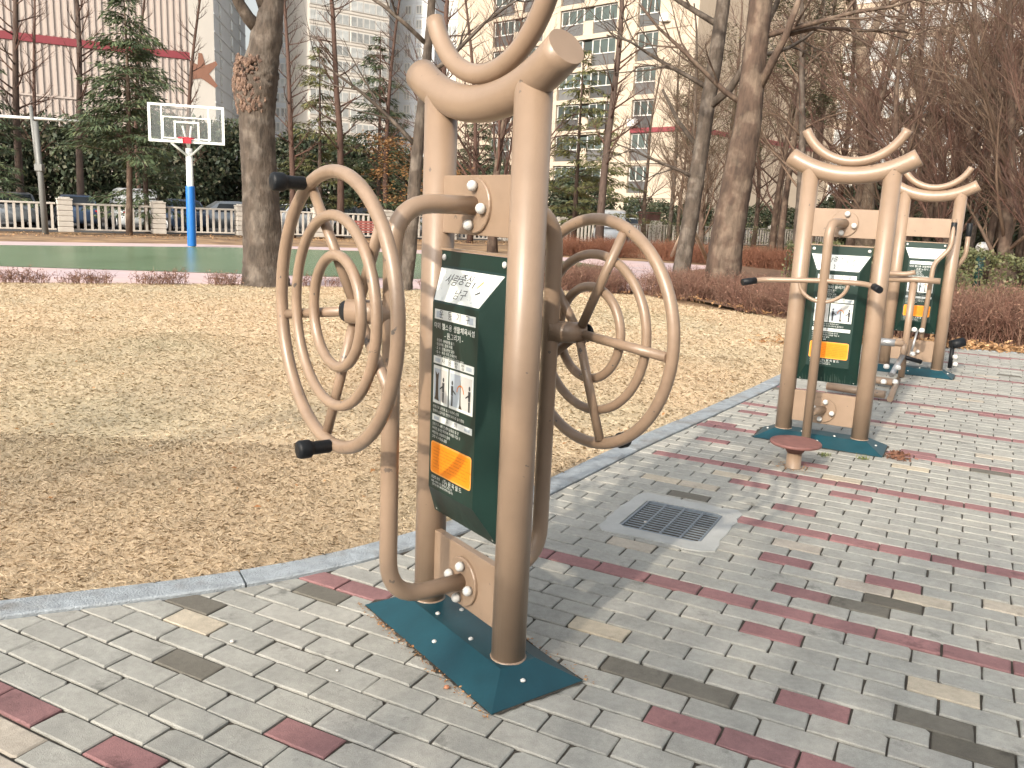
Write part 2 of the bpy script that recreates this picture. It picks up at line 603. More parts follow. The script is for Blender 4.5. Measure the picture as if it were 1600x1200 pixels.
    for k in range(12):
        a0, a1 = math.pi * k / 12, math.pi * (k + 1) / 12
        mb.add([(-.05 + r * math.cos(a), yt + .0003, .925 + r * 1.2 * math.sin(a)) for r, a in ((.018, a0), (.022, a0), (.022, a1), (.018, a1))], [(0, 1, 2, 3)])
    mb.build('picture_figure', ORANGED, box)
    line('양손으로 원판을 잡고 바르게 선다', .849, .0118, .120); line('원판의 손잡이를 천천히 좌우로 돌려준다', .834, .0118, .120)
    bar(.799, .821, '주      의')
    for i, s in enumerate(('운동기구 사용 전 준비운동을 할 것', '무리한 동작은 피하며 차례를 지킬 것', '어린이는 보호자와 함께', '고장 시 사용을 금함')):
        line(s, .787 - i * .0150, .0118, .121)
    face_quad(box, 'notice_edge', ORANGEL, -.127, .127, .612, .726, yq, .012)
    face_quad(box, 'orange_notice', ORANGE, -.122, .122, .617, .721, yq + .0006, .009)
    for i in range(7):
        mb = MB(); z = .704 - i * .0115; x = .108
        while x > -.1:
            l = rr.uniform(.012, .04)
            mb.add([(x, yt + .0008, z), (x - l, yt + .0008, z), (x - l, yt + .0008, z + .0035), (x, yt + .0008, z + .0035)], [(0, 1, 2, 3)])
            x -= l + .006
        mb.build('notice_line', ORANGED, box)
    line('건강한 운동', .598, .012, .120); line('(주) 원 옥 월 드', .597, .019, .045)
    line('제품 사용에 관한 문의와 고장 신고', .583, .0095, .118); line('설치 및 관리 부서로 연락 바랍니다', .572, .0095, .112)
    # runs of rain marks at the lower slope
    mb = MB()
    for k in range(26):
        x = rr.uniform(-.17, .17); t0 = rr.uniform(0, .1); t1 = t0 + rr.uniform(.2, .55); wv = rr.uniform(.001, .003)
        def lo(t): return (yb + .012 + (yf - yb - .012) * t + .0012, .437 + .118 * t - .0008)
        lim = .2 - .06 * t1
        if abs(x) > lim - .01: continue
        (ya, za), (yb2, zb) = lo(t0), lo(t1)
        mb.add([(x + wv, ya, za), (x - wv, ya, za), (x - wv * .5, yb2, zb), (x + wv * .5, yb2, zb)], [(3, 2, 1, 0)])
    mb.build('rain_streak', mat('rain_streak_grey', (.05, .09, .075), .6, .2, 30), box)
    return box

def station(name, loc, rz, label, kind, with_bolts_top=True):
    t = tag(empty(name, loc, rz), label, 'fitness machine', 'tan outdoor fitness machines standing on the paving')
    for x in (SX, -SX):
        mb = MB()
        n = 18
        zt = 1.846 + x * x / (2 * .711)
        prof_b = [(x, 0, .05), (x, 0, .9), (x, 0, zt)]
        mb.tube(prof_b, R_, 28)
        p = mb.build('post', TAN, t)
        MB().lathe([(R_ + .004, .060), (R_ + .004, .066), (R_, .070)], 28, (x, 0, 0)).build('weld_ring', TAN2, p)
    # base cover: a low hipped box
    mb = MB()
    L, W, l, w_, h = .430, .182, .315, .070, .066
    V = [(-L, -W, .002), (L, -W, .002), (L, W, .002), (-L, W, .002), (-L, -W, .006), (L, -W, .006), (L, W, .006), (-L, W, .006),
         (-l, -w_, h), (l, -w_, h), (l, w_, h), (-l, w_, h)]
    F = [(3, 2, 1, 0), (8, 9, 10, 11)]
    for a, b in ((0, 4), (4, 8)):
        for i in range(4):
            F.append((a + i, a + (i + 1) % 4, b + (i + 1) % 4, b + i))
    mb.add(V, F)
    bc = mb.build('base_cover', TEAL, t)
    for x, y in ((-.1, .045), (.12, .045), (-.37, .02), (.37, -.02), (.1, -.045), (0.0, .13)):
        z = h if abs(x) < l and abs(y) < w_ else .006 + (h - .006) * min((L - abs(x)) / (L - l), (W - abs(y)) / (W - w_))
        MB().lathe([(.009, 0), (.009, .004), (.004, .008)], 8, (x, y, z - .001)).build('screw', BOLT, bc)
    # cross plates
    for z0, z1, ym in ((1.432, 1.622, 0), (.135, .355, 0)):
        MB().box((0, 0, (z0 + z1) / 2), (2 * SX - 2 * R_ + .012, .030, z1 - z0), bev=.002).build('cross_plate', TAN, t)
    # lower thick arch and slimmer upper arch
    Ra, Rb = .711, .345
    arcA = [(.40 * s, 0, 1.842 + (Ra - math.sqrt(Ra * Ra - (.40 * s) ** 2))) for s in [k / 12 - 1 for k in range(25)]]
    ar = MB().tube(arcA, R_ + .001, 28).build('thick_arch', TAN, t)
    arcB = [(Rb * math.sin(a), 0, 1.931 + Rb * (1 - math.cos(a))) for a in [math.radians(66 * (k / 14 - 1)) for k in range(29)]]
    MB().tube(arcB, .031, 20).build('slim_arch', TAN, t)
    sign(t, kind)
    return t

# ------------------------------------------------------------------ ground and paving
def ground_sheet(name, pts, z, m, label=None):
    mb = MB(); mb.poly([(p[0], p[1], z) for p in pts])
    o = mb.build(name, m)
    o['kind'] = 'structure'
    return o

ground_sheet('ground', [(-600, -300), (600, -300), (600, 900), (-600, 900)], -.075, SOIL)
ground_sheet('car_park', [(-90, 22), (-28, 27.2), (60, 89), (140, 145), (100, 200), (-160, 100)], -.068, ASPH)
PINKP = [(-300, 372), (0, 375.5), (300, 380), (560, 386), (700, 391), (870, 400), (1000, 407), (1150, 416), (1230, 430), (1000, 452), (880, 458), (500, 452), (0, 445), (-300, 441)]
ground_sheet('pink_path', [gp(*p) for p in PINKP], -.03, PINK)
COURTP = [(-300, 405), (0, 414), (375, 426), (560, 432), (700, 435), (880, 431), (945, 424), (955, 417), (900, 408), (700, 397), (560, 391), (375, 385.5), (0, 381.5), (-300, 378)]
ground_sheet('sports_court', [gp(*p) for p in COURTP], -.022, COURT)

# kerb line (paving side), from near the camera's left to the far corner and then along the hedge
def catmull(P, n=8):
    P = [Vector((p[0], p[1], 0)) for p in P]
    Q = [P[0] * 2 - P[1]] + P + [P[-1] * 2 - P[-2]]
    out = []
    for i in range(1, len(Q) - 2):
        a, b, c, d_ = Q[i - 1], Q[i], Q[i + 1], Q[i + 2]
        for k in range(n):
            t = k / n
            out.append(.5 * (2 * b + (c - a) * t + (2 * a - 5 * b + 4 * c - d_) * t * t + (3 * b - a - 3 * c + d_) * t ** 3))
    out.append(P[-1])
    return out
KIN = catmull([(-5.2, 1.3), (-3.0, 2.28), (-1.80, 2.83), (-1.14, 3.12), (-.63, 3.45), (-.1, 3.98), (.30, 4.58), (.85, 5.45), (1.65, 6.65), (2.57, 8.05), (3.35, 9.3), (4.05, 10.5)], 6)
KFAR = catmull([(4.05, 10.5), (4.25, 10.95), (4.75, 11.12), (5.6, 11.08), (6.5, 10.85), (8.5, 10.3), (12, 9.3)], 5)
def offset(P, d_):
    out = []
    for i in range(len(P)):
        t = (P[min(i + 1, len(P) - 1)] - P[max(i - 1, 0)]).normalized()
        out.append(P[i] + Vector((-t.y, t.x, 0)) * d_)
    return out
KALL = KIN + KFAR[1:]
KOUT = offset(KALL, .15)
PAVE_POLY = [(p.x, p.y) for p in KALL] + [(14, -6), (-8, -6)]
pave = ground_sheet('pavement', [(p.x, p.y) for p in offset(KALL, .02)] + [(16, 8), (16, -6), (-8, -6), (-8, 0)], -.0085, BED)
kerb = empty('kerb', (0, 0, 0)); kerb['kind'] = 'structure'
# kerb stones, each about a metre long
cum = [0]
for i in range(1, len(KALL)):
    cum.append(cum[-1] + (KALL[i] - KALL[i - 1]).length)
def at_len(P, s):
    for i in range(1, len(cum)):
        if cum[i] >= s:
            t = (s - cum[i - 1]) / max(1e-6, cum[i] - cum[i - 1])
            return P[i - 1].lerp(P[i], t)
    return P[-1].copy()
s = .62
rk = random.Random(3)
while s < cum[-1] - .2:
    L = .99
    n = 5
    mb = MB(); V = []
    dz = rk.uniform(-.002, .003)
    for k in range(n):
        q = s + .004 + (L - .008) * k / (n - 1)
        a, b = at_len(KALL, q), at_len(KOUT, q)
        a = a + (b - a) * .03
        V += [(a.x, a.y, -.1), (a.x, a.y, .004 + dz), (a.x + (b.x - a.x) * .05, a.y + (b.y - a.y) * .05, .009 + dz),
              (b.x - (b.x - a.x) * .05, b.y - (b.y - a.y) * .05, .009 + dz), (b.x, b.y, .004 + dz), (b.x, b.y, -.1)]
    F = []
    for k in range(n - 1):
        for j in range(5):
            F.append((k * 6 + j, (k + 1) * 6 + j, (k + 1) * 6 + j + 1, k * 6 + j + 1))
    F.append((0, 1, 2, 3, 4, 5)); e = (n - 1) * 6; F.append((e + 5, e + 4, e + 3, e + 2, e + 1, e))
    mb.add(V, [tuple(reversed(f)) for f in F])
    mb.build('kerb_stone', KERB, kerb)
    s += L

# drain frame rectangle in the paving's own axes
PA = math.radians(-27.4)
PE = Vector((math.cos(PA), math.sin(PA), 0)); PN = Vector((-math.sin(PA), math.cos(PA), 0))
def uv2w(u, n, z=0.0):
    p = PE * u + PN * n
    return Vector((p.x, p.y, z))
def w2uv(p):
    return p.x * PE.x + p.y * PE.y, p.x * PN.x + p.y * PN.y
DR = (-1.365, -.955, 3.850, 4.312)

GREYC = [(.322, .320, .294), (.362, .361, .332), (.376, .374, .342), (.345, .345, .318), (.402, .394, .358), (.362, .359, .332)]
REDC = [(.27, .142, .145), (.31, .165, .165), (.235, .130, .132)]
CREAMC = [(.50, .44, .34), (.45, .405, .34), (.44, .395, .34)]
DARKC = [(.135, .125, .105), (.17, .16, .135), (.12, .11, .09)]
BM = {k: (brick_mat(k + '_block', c, 'obj'), brick_mat(k + '_block_far', c, 'isl')) for k, c in (('grey', GREYC), ('red', REDC), ('cream', CREAMC), ('dark', DARKC))}
RP, LP = .1079, .2275
rb = random.Random(11)
SPECIAL = {}
def row_info(k):
    rr = random.Random(k * 7 + 1)
    u0 = -.113 + (0 if k % 2 == 0 else LP / 2) + rr.uniform(-.016, .016) + k * .0035
    return u0, rr
def brick_at(px, py):
    u, n = w2uv(gp(px, py))
    k = round((n - 3.335) / RP)
    u0, _ = row_info(k)
    return (k, math.floor((u - u0) / LP))
for c, L in (('red', [(450, 1128), (225, 1190), (20, 1075), (590, 917), (545, 905), (1255, 883), (1237, 921), (1200, 985), (1250, 1093), (1138, 664), (1122, 691), (1192, 647), (1295, 727), (1342, 780), (1237, 798), (1420, 645), (1150, 752), (20, 1080)]),
             ('cream', [(930, 972), (1455, 1080), (350, 975), (1025, 750), (1160, 745), (1575, 955), (1010, 862), (1395, 665), (1285, 745), (1440, 735), (1550, 775), (60, 1155), (15, 1190)]),
             ('dark', [(345, 942), (285, 1018), (1075, 1065), (1345, 948), (470, 928), (1490, 1130), (1540, 1165), (1370, 930)])):
    for q in L:
        SPECIAL[brick_at(*q)] = c

def clip(poly, p, nrm):
    """keep the side where (x-p).nrm >= 0"""
    out = []
    for i in range(len(poly)):
        a, b = poly[i], poly[(i + 1) % len(poly)]
        da, db = (a - p).dot(nrm), (b - p).dot(nrm)
        if da >= 0: out.append(a)
        if (da >= 0) != (db >= 0):
            out.append(a.lerp(b, da / (da - db)))
    return out

def block_geom(poly, top, bot=-.05, ch=.004):
    """block with a small chamfer round its top"""
    n = len(poly)
    c = sum(poly, Vector()) / n
    ins = []
    for i in range(n):
        a, b, d_ = poly[i - 1], poly[i], poly[(i + 1) % n]
        e1, e2 = (b - a).normalized(), (d_ - b).normalized()
        n1, n2 = Vector((-e1.y, e1.x, 0)), Vector((-e2.y, e2.x, 0))
        m_ = (n1 + n2)
        l = m_.length
        m_ = m_ / l * min(ch / max(.35, l / 2), ch * 2) if l > 1e-6 else n1 * ch
        ins.append(b + m_)
    V = [(p.x, p.y, bot) for p in poly] + [(p.x, p.y, top - ch * .8) for p in poly] + [(p.x, p.y, top) for p in ins]
    F = [tuple(range(2 * n, 3 * n))]
    for i in range(n):
        j = (i + 1) % n
        F.append((i, j, n + j, n + i)); F.append((n + i, n + j, 2 * n + j, 2 * n + i))
    return V, F

STD = {}
def std_mesh(c, v):
    if (c, v) not in STD:
        rv = random.Random(v * 13 + len(c))
        hx, hy = LP / 2 - .0036, RP / 2 - .0036
        j = lambda: rv.uniform(-.0022, .0018)
        P = []
        for x, y in ((-hx, -hy), (0, -hy), (hx, -hy), (hx, 0), (hx, hy), (0, hy), (-hx, hy), (-hx, 0)):
            P.append(Vector((x + (j() if x else j() * 3), y + j(), 0)))
        # a knocked-off corner now and then
        if v % 3 == 0:
            k = rv.choice((0, 2, 4, 6)); cut = rv.uniform(.006, .016)
            a_, b_, c_ = P[k - 1], P[k], P[(k + 1) % 8]
            P[k:k + 1] = [b_ + (a_ - b_).normalized() * cut, b_ + (c_ - b_).normalized() * cut * rv.uniform(.5, 1)]
        mb = MB(); V, F = block_geom(P, 0.0, -.05, rv.uniform(.003, .006)); mb.add(V, F)
        STD[(c, v)] = mb.mesh('brick', BM[c][0])
    return STD[(c, v)]

cand = []
def cam_px(p):
    d_ = np.array(p) - cC; z = d_ @ cF
    return (800 + FPX * (d_ @ cR) / z, 600 - FPX * (d_ @ cU) / z, z) if z > .1 else (1e6, 1e6, z)
KSEG = [(KALL[i], KALL[i + 1]) for i in range(len(KALL) - 1)]
for k in range(-22, 112):
    u0, rr = row_info(k)
    nc = 3.335 + k * RP
    for j in range(-26, 60):
        jit = rr.uniform(-.004, .004)
        ua, ub = u0 + j * LP, u0 + (j + 1) * LP
        c2 = uv2w((ua + ub) / 2, nc)
        if c2.y < .3 or c2.y > 13 or abs(c2.x) > 11: continue
        px, py, z = cam_px(c2)
        if px < -260 or px > 1860 or py > 1420: continue
        g = .0036
        P = [uv2w(ua + g, nc - RP / 2 + g), uv2w(ub - g, nc - RP / 2 + g), uv2w(ub - g, nc + RP / 2 - g), uv2w(ua + g, nc + RP / 2 - g)]
        cut = False
        # nearest kerb segment decides where the block is sawn
        best = min(KSEG, key=lambda s_: ((s_[0] + s_[1]) / 2 - c2).length)
        t = (best[1] - best[0]).normalized(); nr = Vector((t.y, -t.x, 0))
        dmin = min((q - best[0]).dot(nr) for q in P)
        if (c2 - best[0]).dot(nr) < -.16 : continue
        if dmin < .004:
            P = clip(P, best[0] + nr * .004, nr); cut = True
            if len(P) < 3: continue
        if ub > DR[0] and ua < DR[1] and nc + RP / 2 > DR[2] and nc - RP / 2 < DR[3]:
            opts = [(DR[0] - ua, uv2w(DR[0] - .01, nc), -PE), (ub - DR[1], uv2w(DR[1] + .01, nc), PE),
                    (DR[2] - (nc - RP / 2), uv2w(ua, DR[2] - .01), -PN), ((nc + RP / 2) - DR[3], uv2w(ua, DR[3] + .01), PN)]
            opts.sort(key=lambda o: -o[0])
            if opts[0][0] < .012: continue
            P = clip(P, opts[0][1], opts[0][2]); cut = True
            if len(P) < 3: continue
        area = abs(sum(P[i].x * P[(i + 1) % len(P)].y - P[(i + 1) % len(P)].x * P[i].y for i in range(len(P)))) / 2
        if area < .0008: continue
        col = SPECIAL.get((k, j))
        if col is None:
            col = 'grey'
            if k % 9 == 0:
                uu = (ua + ub) / 2
                lim = {-9: -.80, 0: -1.75, 9: -.80, 18: -1.68}.get(k, -9)
                if uu > lim and k >= -9: col = 'red'
                if k < -9: col = 'red' if uu > -.2 else 'grey'
            elif rr.random() < .005: col = 'dark'
            elif rr.random() < .010: col = 'cream'
            elif rr.random() < .010 and k > 4: col = 'red'
        lift = rr.gauss(0, .0011); tx, ty = rr.gauss(0, .008), rr.gauss(0, .005)
        inframe = -30 < px < 1630 and py < 1230
        size = FPX * FPX * area * CH / max(.1, z) ** 3 if inframe else 0
        cand.append((size, k, j, P, cut, col, lift, tx, ty, uv2w((ua + ub) / 2, nc), jit, inframe))
cand.sort(key=lambda c: -c[0])
rest = {c: MB() for c in BM}
for i, (size, k, j, P, cut, col, lift, tx, ty, c2, jit, inf) in enumerate(cand):
    if i < 300 and inf:
        if cut:
            cc = sum(P, Vector()) / len(P)
            mb = MB(); V, F = block_geom([p - cc for p in P], 0.0); mb.add(V, F)
            o = mb.build('brick', BM[col][0], pave, (cc.x, cc.y, lift))
            o.rotation_euler = (tx * .5, ty * .5, 0)
        else:
            o = link('brick', std_mesh(col, (k * 31 + j * 17) % 12), pave, (c2.x, c2.y, lift))
            o.rotation_euler = (tx, ty, PA + jit * .6)
            o.scale = (1 - abs(jit) * .8, 1 - abs(jit), 1)
    else:
        V, F = block_geom(P, lift)
        rest[col].add(V, F)
mbr = MB(); order = list(BM)
for ci, c in enumerate(order):
    mbr.add(rest[c].v, rest[c].f, ci)
o = mbr.build('far_bricks', [BM[c][1] for c in order], pave); o['kind'] = 'stuff'

# drain: concrete frame, pit and a grate of bars
drn = tag(empty('drain_grate', uv2w((DR[0] + DR[1]) / 2, (DR[2] + DR[3]) / 2), PA), 'square steel drain grate set in a pale concrete frame in the paving', 'drain grate')
hx, hy = (DR[1] - DR[0]) / 2, (DR[3] - DR[2]) / 2
mb = MB()
rr = random.Random(9)
outer = []
for k in range(40):
    a = 2 * math.pi * k / 40
    ca, sa = math.cos(a), math.sin(a)
    f = 1 / max(abs(ca) / (hx + .085), abs(sa) / (hy + .105))
    f *= 1 + rr.uniform(-.03, .035)
    outer.append((f * ca, f * sa))
inner = []
for k in range(40):
    a = 2 * math.pi * k / 40
    ca, sa = math.cos(a), math.sin(a)
    f = 1 / max(abs(ca) / (hx + .004), abs(sa) / (hy + .004))
    inner.append((f * ca, f * sa))
V = [(x, y, .0045) for x, y in outer] + [(x, y, .0035) for x, y in inner] + [(x, y, -.12) for x, y in inner] + [(x * 1.006, y * 1.006, -.03) for x, y in outer]
F = []
for k in range(40):
    j = (k + 1) % 40
    F += [(k, j, 40 + j, 40 + k), (40 + k, 40 + j, 80 + j, 80 + k), (120 + k, 120 + j, j, k)]
mb.add(V, F)
mb.build('concrete_frame', CONC, drn)
MB().box((0, 0, -.2), (2 * hx + .02, 2 * hy + .02, .16)).build('pit_floor', DARK, drn)
fr = MB()
for sx in (-1, 1):
    fr.box((sx * (hx - .006), 0, -.012), (.012, 2 * hy, .026), bev=.001)
for sy in (-1, 1):
    fr.box((0, sy * (hy - .006), -.0125), (2 * hx - .024, .012, .025), bev=.001)
fr.build('grate_frame', GRATE, drn)
bar_me = MB().box((0, 0, 0), (2 * hx - .024, .008, .024), bev=.001).mesh('grate_bar', GRATE)
for k in range(13):
    link('grate_bar', bar_me, drn, (0, -hy + .012 + (k + .5) * (2 * hy - .024) / 13, -.016))
cb = MB().box((0, 0, 0), (.011, 2 * hy - .024, .012), bev=.001).mesh('cross_bar', GRATE)
for k in (-1, 0, 1):
    link('cross_bar', cb, drn, (k * hx * .5, 0, -.0085))

# ------------------------------------------------------------------ station one: double wheel
A1 = 2.20404
U1 = (-.1265, 2.8174, 0)
s1 = station('shoulder_wheel_machine', U1, A1, 'nearest tan fitness machine, with two large ringed hand wheels on side arms', '원그리기')
def side_arm(t, sy, xo, zc, R, grips, spoke0, yrim, yhub):
    """tube from the upper plate round to the lower plate, with a ringed wheel on a hub"""
    yt = .315 * sy
    xt = 0.0
    path = bend_path([(0, .016 * sy, 1.526), (xt, yt, 1.526), (xt, yt, .235), (0, .016 * sy, .235)], .155, 9)
    arm = MB().tube(path, .0295, 20).build('arm_tube', TAN, t)
    for z in (1.526, .235):
        flange(t, .0155 * sy, z, sy)
        for k in range(4):
            a = math.radians(90 * k + 8)
            dome_bolt('bolt', t, .062 * math.cos(a), .026 * sy, z + .062 * math.sin(a), .0175, sy)
    # wheel: the outer rim is the part, rings, spokes, hub and grips belong to it
    rim = MB()
    yo = yrim * sy
    N = 72
    def ring(r, y, k):
        return [(xo + r * math.cos(2 * math.pi * i / N), y, zc + r * math.sin(2 * math.pi * i / N)) for i in range(N)]
    rim.tube(ring(R, yo, N), .0205, 16, closed=True)
    W = rim.build('hand_wheel', TAN2, t)
    for r, y, q in ((R * .695, yo - .001 * sy, .0165), (R * .41, yo - .012 * sy, .0165)):
        MB().tube(ring(r, y, N), q, 14, closed=True).build('ring', TAN2, W)
    yh = yhub * sy
    for k in range(5):
        a = math.radians(spoke0 + 72 * k)
        ca, sa = math.cos(a), math.sin(a)
        MB().tube([(xo + .03 * ca, yh, zc + .03 * sa), (xo + (R - .012) * ca, yo - .012 * sy, zc + (R - .012) * sa)], .0165, 14).build('spoke', TAN2, W)
    MB().tube([(xt, yt - .01 * sy, zc), (xo, yh + .03 * sy, zc)], .038, 22).build('hub', TAN2, W)
    MB().lathe([(.031, 0), (.033, .006 * sy), (.028, .014 * sy), (.012, .018 * sy)], 20, (xo, yh + .030 * sy, zc), 'y').build('hub_cap', RUBBER, W)
    for ga in grips:
        a = math.radians(ga)
        gx, gz = xo + R * math.cos(a), zc + R * math.sin(a)
        MB().tube([(gx, yo + .012 * sy, gz), (gx, yo + .05 * sy, gz)], .013, 12).build('grip_pin', STEEL, W)
        MB().lathe([(.019, .018 * sy), (.021, .022 * sy), (.021, .075 * sy), (.024, .082 * sy), (.029, .088 * sy), (.029, .118 * sy), (.026, .124 * sy), (.010, .126 * sy)], 18, (gx, yo, gz), 'y').build('grip', RUBBER, W)
side_arm(s1, 1, .095, 1.188, .420, (66, -93), 64, .468, .392)
side_arm(s1, -1, -.072, 1.103, .397, (-103,), 112, .445, .388)

# ------------------------------------------------------------------ station two: twist bar
A2 = -.4894 + math.pi
U2 = (2.2017, 5.8993, 0)
s2 = station('twist_bar_machine', U2, A2, 'tan fitness machine behind the round red standing disc, with a straight grip bar', '허리 돌리기')
def post_arm(t, x1, y1):
    MB().tube(bend_path([(0, .016, 1.526), (x1, y1, 1.530), (x1, y1, .06)], .10, 8), .0305, 20).build('arm_tube', TAN, t)
post_arm(s2, .055, .27)
MB().tube([(0, .016, .24), (.035, .17, .245), (.055, .268, .25)], .028, 16).build('arm_brace', TAN, s2)
for z in (1.526, .235):
    flange(s2, .0155, z, 1)
    for k in range(4):
        a = math.radians(90 * k + 12)
        dome_bolt('bolt', s2, .064 * math.cos(a), .026, z + .064 * math.sin(a), .0185, 1)
bar = MB().tube(bend_path([(.525, .36, 1.115), (.44, .29, 1.130), (.055, .273, 1.150), (-.20, .285, 1.150), (-.285, .36, 1.135)], .05, 5), .0175, 14).build('grip_bar', TAN, s2)
for x0, x1, ya, yb2, z0, z1 in ((.485, .56, .325, .388, 1.122, 1.108), (-.262, -.305, .338, .41, 1.14, 1.125)):
    MB().tube([(x0, ya, z0), ((x0 + x1) / 2, (ya + yb2) / 2, (z0 + z1) / 2), (x1, yb2, z1)], [.0225, .0235, .0225], 14).build('grip', RUBBER, bar)
MB().tube([(.055 + .155 * math.cos(a), .272, 1.145 + .135 * math.sin(a)) for a in [math.pi + math.pi * k / 16 for k in range(17)]], .0125, 12).build('half_hoop', TAN, bar)

disc = tag(empty('standing_disc', (1.80, 5.22, 0)), 'round red-brown standing disc on a short pillar in front of the twist bar machine', 'twist disc')
MB().lathe([(.052, 0), (.052, .006), (.046, .010), (.046, .098)], 22).build('pillar', TAN, disc)
MB().lathe([(.046, .098), (.052, .104), (.06, .118), (.118, .150)], 28).build('cone', mat('cone_brown', (.16, .075, .06), .6, .2, 12), disc)
MB().lathe([(.150, .150), (.157, .154), (.157, .166), (.152, .171), (.145, .171), (.142, .1695)], 36).build('foot_plate', REDDISC, disc)

# ------------------------------------------------------------------ station three: stepper with levers
A3 = -.53 + math.pi
U3 = (4.24, 9.04, 0)
s3 = station('step_lever_machine', U3, A3, 'farthest tan fitness machine, with step bars, cranks and upright levers', '온몸 노젓기')
def t3(name, pts, r, m=TAN, bend=0, k=12):
    p = bend_path(pts, bend, 5) if bend else pts
    return MB().tube(p, r, k).build(name, m, s3)
t3('column', [(.03, .42, .01), (.03, .42, 1.03)], .033)
t3('top_bar', [(-.21, .44, 1.01), (.05, .44, 1.01), (.36, .44, .985)], .030)
t3('hand_bar', [(.02, .50, 1.085), (.10, .50, 1.06), (.36, .50, 1.055)], .024, TAN, .04)
t3('lever', [(-.245, .20, 1.62), (-.245, .22, 1.33), (-.115, .26, 1.17), (-.10, .34, .42)], .023, TAN, .06)
t3('lever', [(.37, .20, 1.52), (.37, .22, 1.33), (.33, .27, 1.17), (.30, .34, .42)], .023, TAN, .06)
t3('lever', [(-.36, -.25, 1.52), (-.36, -.25, 1.25), (-.25, -.25, 1.05)], .023, TAN, .05)
for x, y, z in ((-.245, .20, 1.52), (-.36, -.25, 1.52), (.37, .20, 1.52)):
    MB().lathe([(.026, -.065), (.028, -.06), (.028, .065), (.024, .07)], 14, (x, y, z)).build('grip', RUBBER, s3)
t3('crank_shaft', [(.33, .66, .38), (.02, .66, .38)], .030)
t3('crank_sleeve', [(.26, .66, .38), (.10, .66, .38)], .038, STEEL)
t3('crank_arm', [(.33, .66, .38), (.33, .62, .62)], .026)
t3('crank_arm', [(.02, .66, .38), (.02, .62, .22)], .026)
t3('link_rod', [(-.06, .36, .50), (-.03, .42, .25)], .011, STEEL)
t3('link_rod', [(.02, .62, .26), (.05, 1.08, .12)], .026, STEEL)
t3('clevis', [(.04, .55, .24), (-.14, .45, .19)], .022, RUBBER)
t3('clevis', [(.36, .60, .62), (.38, .64, .52)], .030, RUBBER)
t3('foot_bar', [(.50, 1.08, .06), (.02, 1.14, .06)], .036)
t3('foot_bar', [(.50, 1.80, .06), (.0, 1.86, .06)], .036)
t3('frame_rail', [(.02, .75, .03), (-.05, 1.88, .03)], .026)
t3('seat_pad', [(-.34, -.34, .30), (-.46, -.40, .34)], .05, RUBBER)
t3('seat_stalk', [(-.36, -.34, .05), (-.36, -.34, .28)], .022, RUBBER)
for x, y, z in ((.34, .60, .70), (.30, .60, .62), (-.03, .38, .50), (-.10, .38, .50), (.0, 1.10, .20), (.10, 1.12, .20), (.0, 1.16, .07), (.10, 1.18, .06), (-.05, .45, .26), (-.40, -.30, .18), (-.41, -.31, .10)):
    MB().lathe([(.016, -.02), (.026, -.014), (.028, 0), (.024, .018), (.010, .026)], 10, (x, y, z)).build('bolt', BOLT, s3)
for x, z in ((.06, .30), (-.06, .24)):
    dome_bolt('bolt', s3, x, .03, z, .02, 1)

# dry rubble and tufts round the feet
LITTER = mat('dry_leaf', None, .8, .1, 20, cols=[(.30, .13, .05), (.42, .21, .08), (.22, .10, .045), (.50, .30, .13), (.36, .17, .07)])
def leaf_quads(rng, n, pos, size, flat=.5):
    """little curled leaves: two triangles folded along the rib, as 4-corner faces pairs"""
    V = []
    for i in range(n):
        p = pos(rng)
        L = rng.uniform(*size); W = L * rng.uniform(.35, .6)
        a = rng.uniform(0, 2 * math.pi); tl = rng.uniform(-flat, flat)
        f = Vector((math.cos(a), math.sin(a), tl)).normalized()
        s_ = f.cross(Vector((rng.uniform(-flat, flat), rng.uniform(-flat, flat), 1))).normalized()
        n_ = s_.cross(f)
        A, B = p, p + f * L
        C = p + f * L * .5 + s_ * W * .5 + n_ * L * rng.uniform(0, .25)
        D = p + f * L * .5 - s_ * W * .5 + n_ * L * rng.uniform(0, .25)
        V += [A, C, B, A + n_ * .0005, B, D]
    return [tuple(v) for v in V]
rl = random.Random(21)
def foot_debris(rng):
    th = rng.uniform(0, 2 * math.pi)
    u = rng.choice((0, 0, 0, 1))
    if u == 0:
        x = rng.uniform(-.46, .46); y = .187 + abs(rng.gauss(0, .014))
        if rng.random() < .35: y = -y
        ca, sa = math.cos(A1), math.sin(A1)
        return Vector((U1[0] + x * ca - y * sa, U1[1] + x * sa + y * ca, .004))
    r = rng.uniform(.05, .13)
    return Vector((1.8 + r * math.cos(th), 5.22 + r * math.sin(th), .004))
me = quads_mesh('fallen_leaves', leaf_quads(rl, 460, foot_debris, (.005, .015)), LITTER, 3)
o = link('fallen_leaves', me); o['kind'] = 'stuff'
for U_, A_ in ((U1, A1), (U2, A2), (U3, A3)):
    n_ = 90; V_ = []
    for q in range(n_):
        a = 2 * math.pi * q / n_
        f = 1 / max(abs(math.cos(a)) / .430, abs(math.sin(a)) / .182)
        x, y = f * math.cos(a), f * math.sin(a)
        g_ = abs(rl.gauss(.006, .010)) + .002
        l_ = math.hypot(x, y)
        V_ += [(x - .02 * x / l_, y - .02 * y / l_, .0045), (x + g_ * x / l_, y + g_ * y / l_, .0045)]
    o = MB().add(V_, [(2 * q, 2 * q + 1, (2 * q + 3) % (2 * n_), (2 * q + 2) % (2 * n_)) for q in range(n_)]).build('soil_seam', BED, None, (U_[0], U_[1], 0), A_)
    o['kind'] = 'stuff'
def rubble(rng):
    ca, sa = math.cos(A2), math.sin(A2)
    x, y = -.47 - abs(rng.gauss(0, .06)), rng.uniform(-.02, .2)
    return Vector((U2[0] + x * ca - y * sa, U2[1] + x * sa + y * ca, .006))
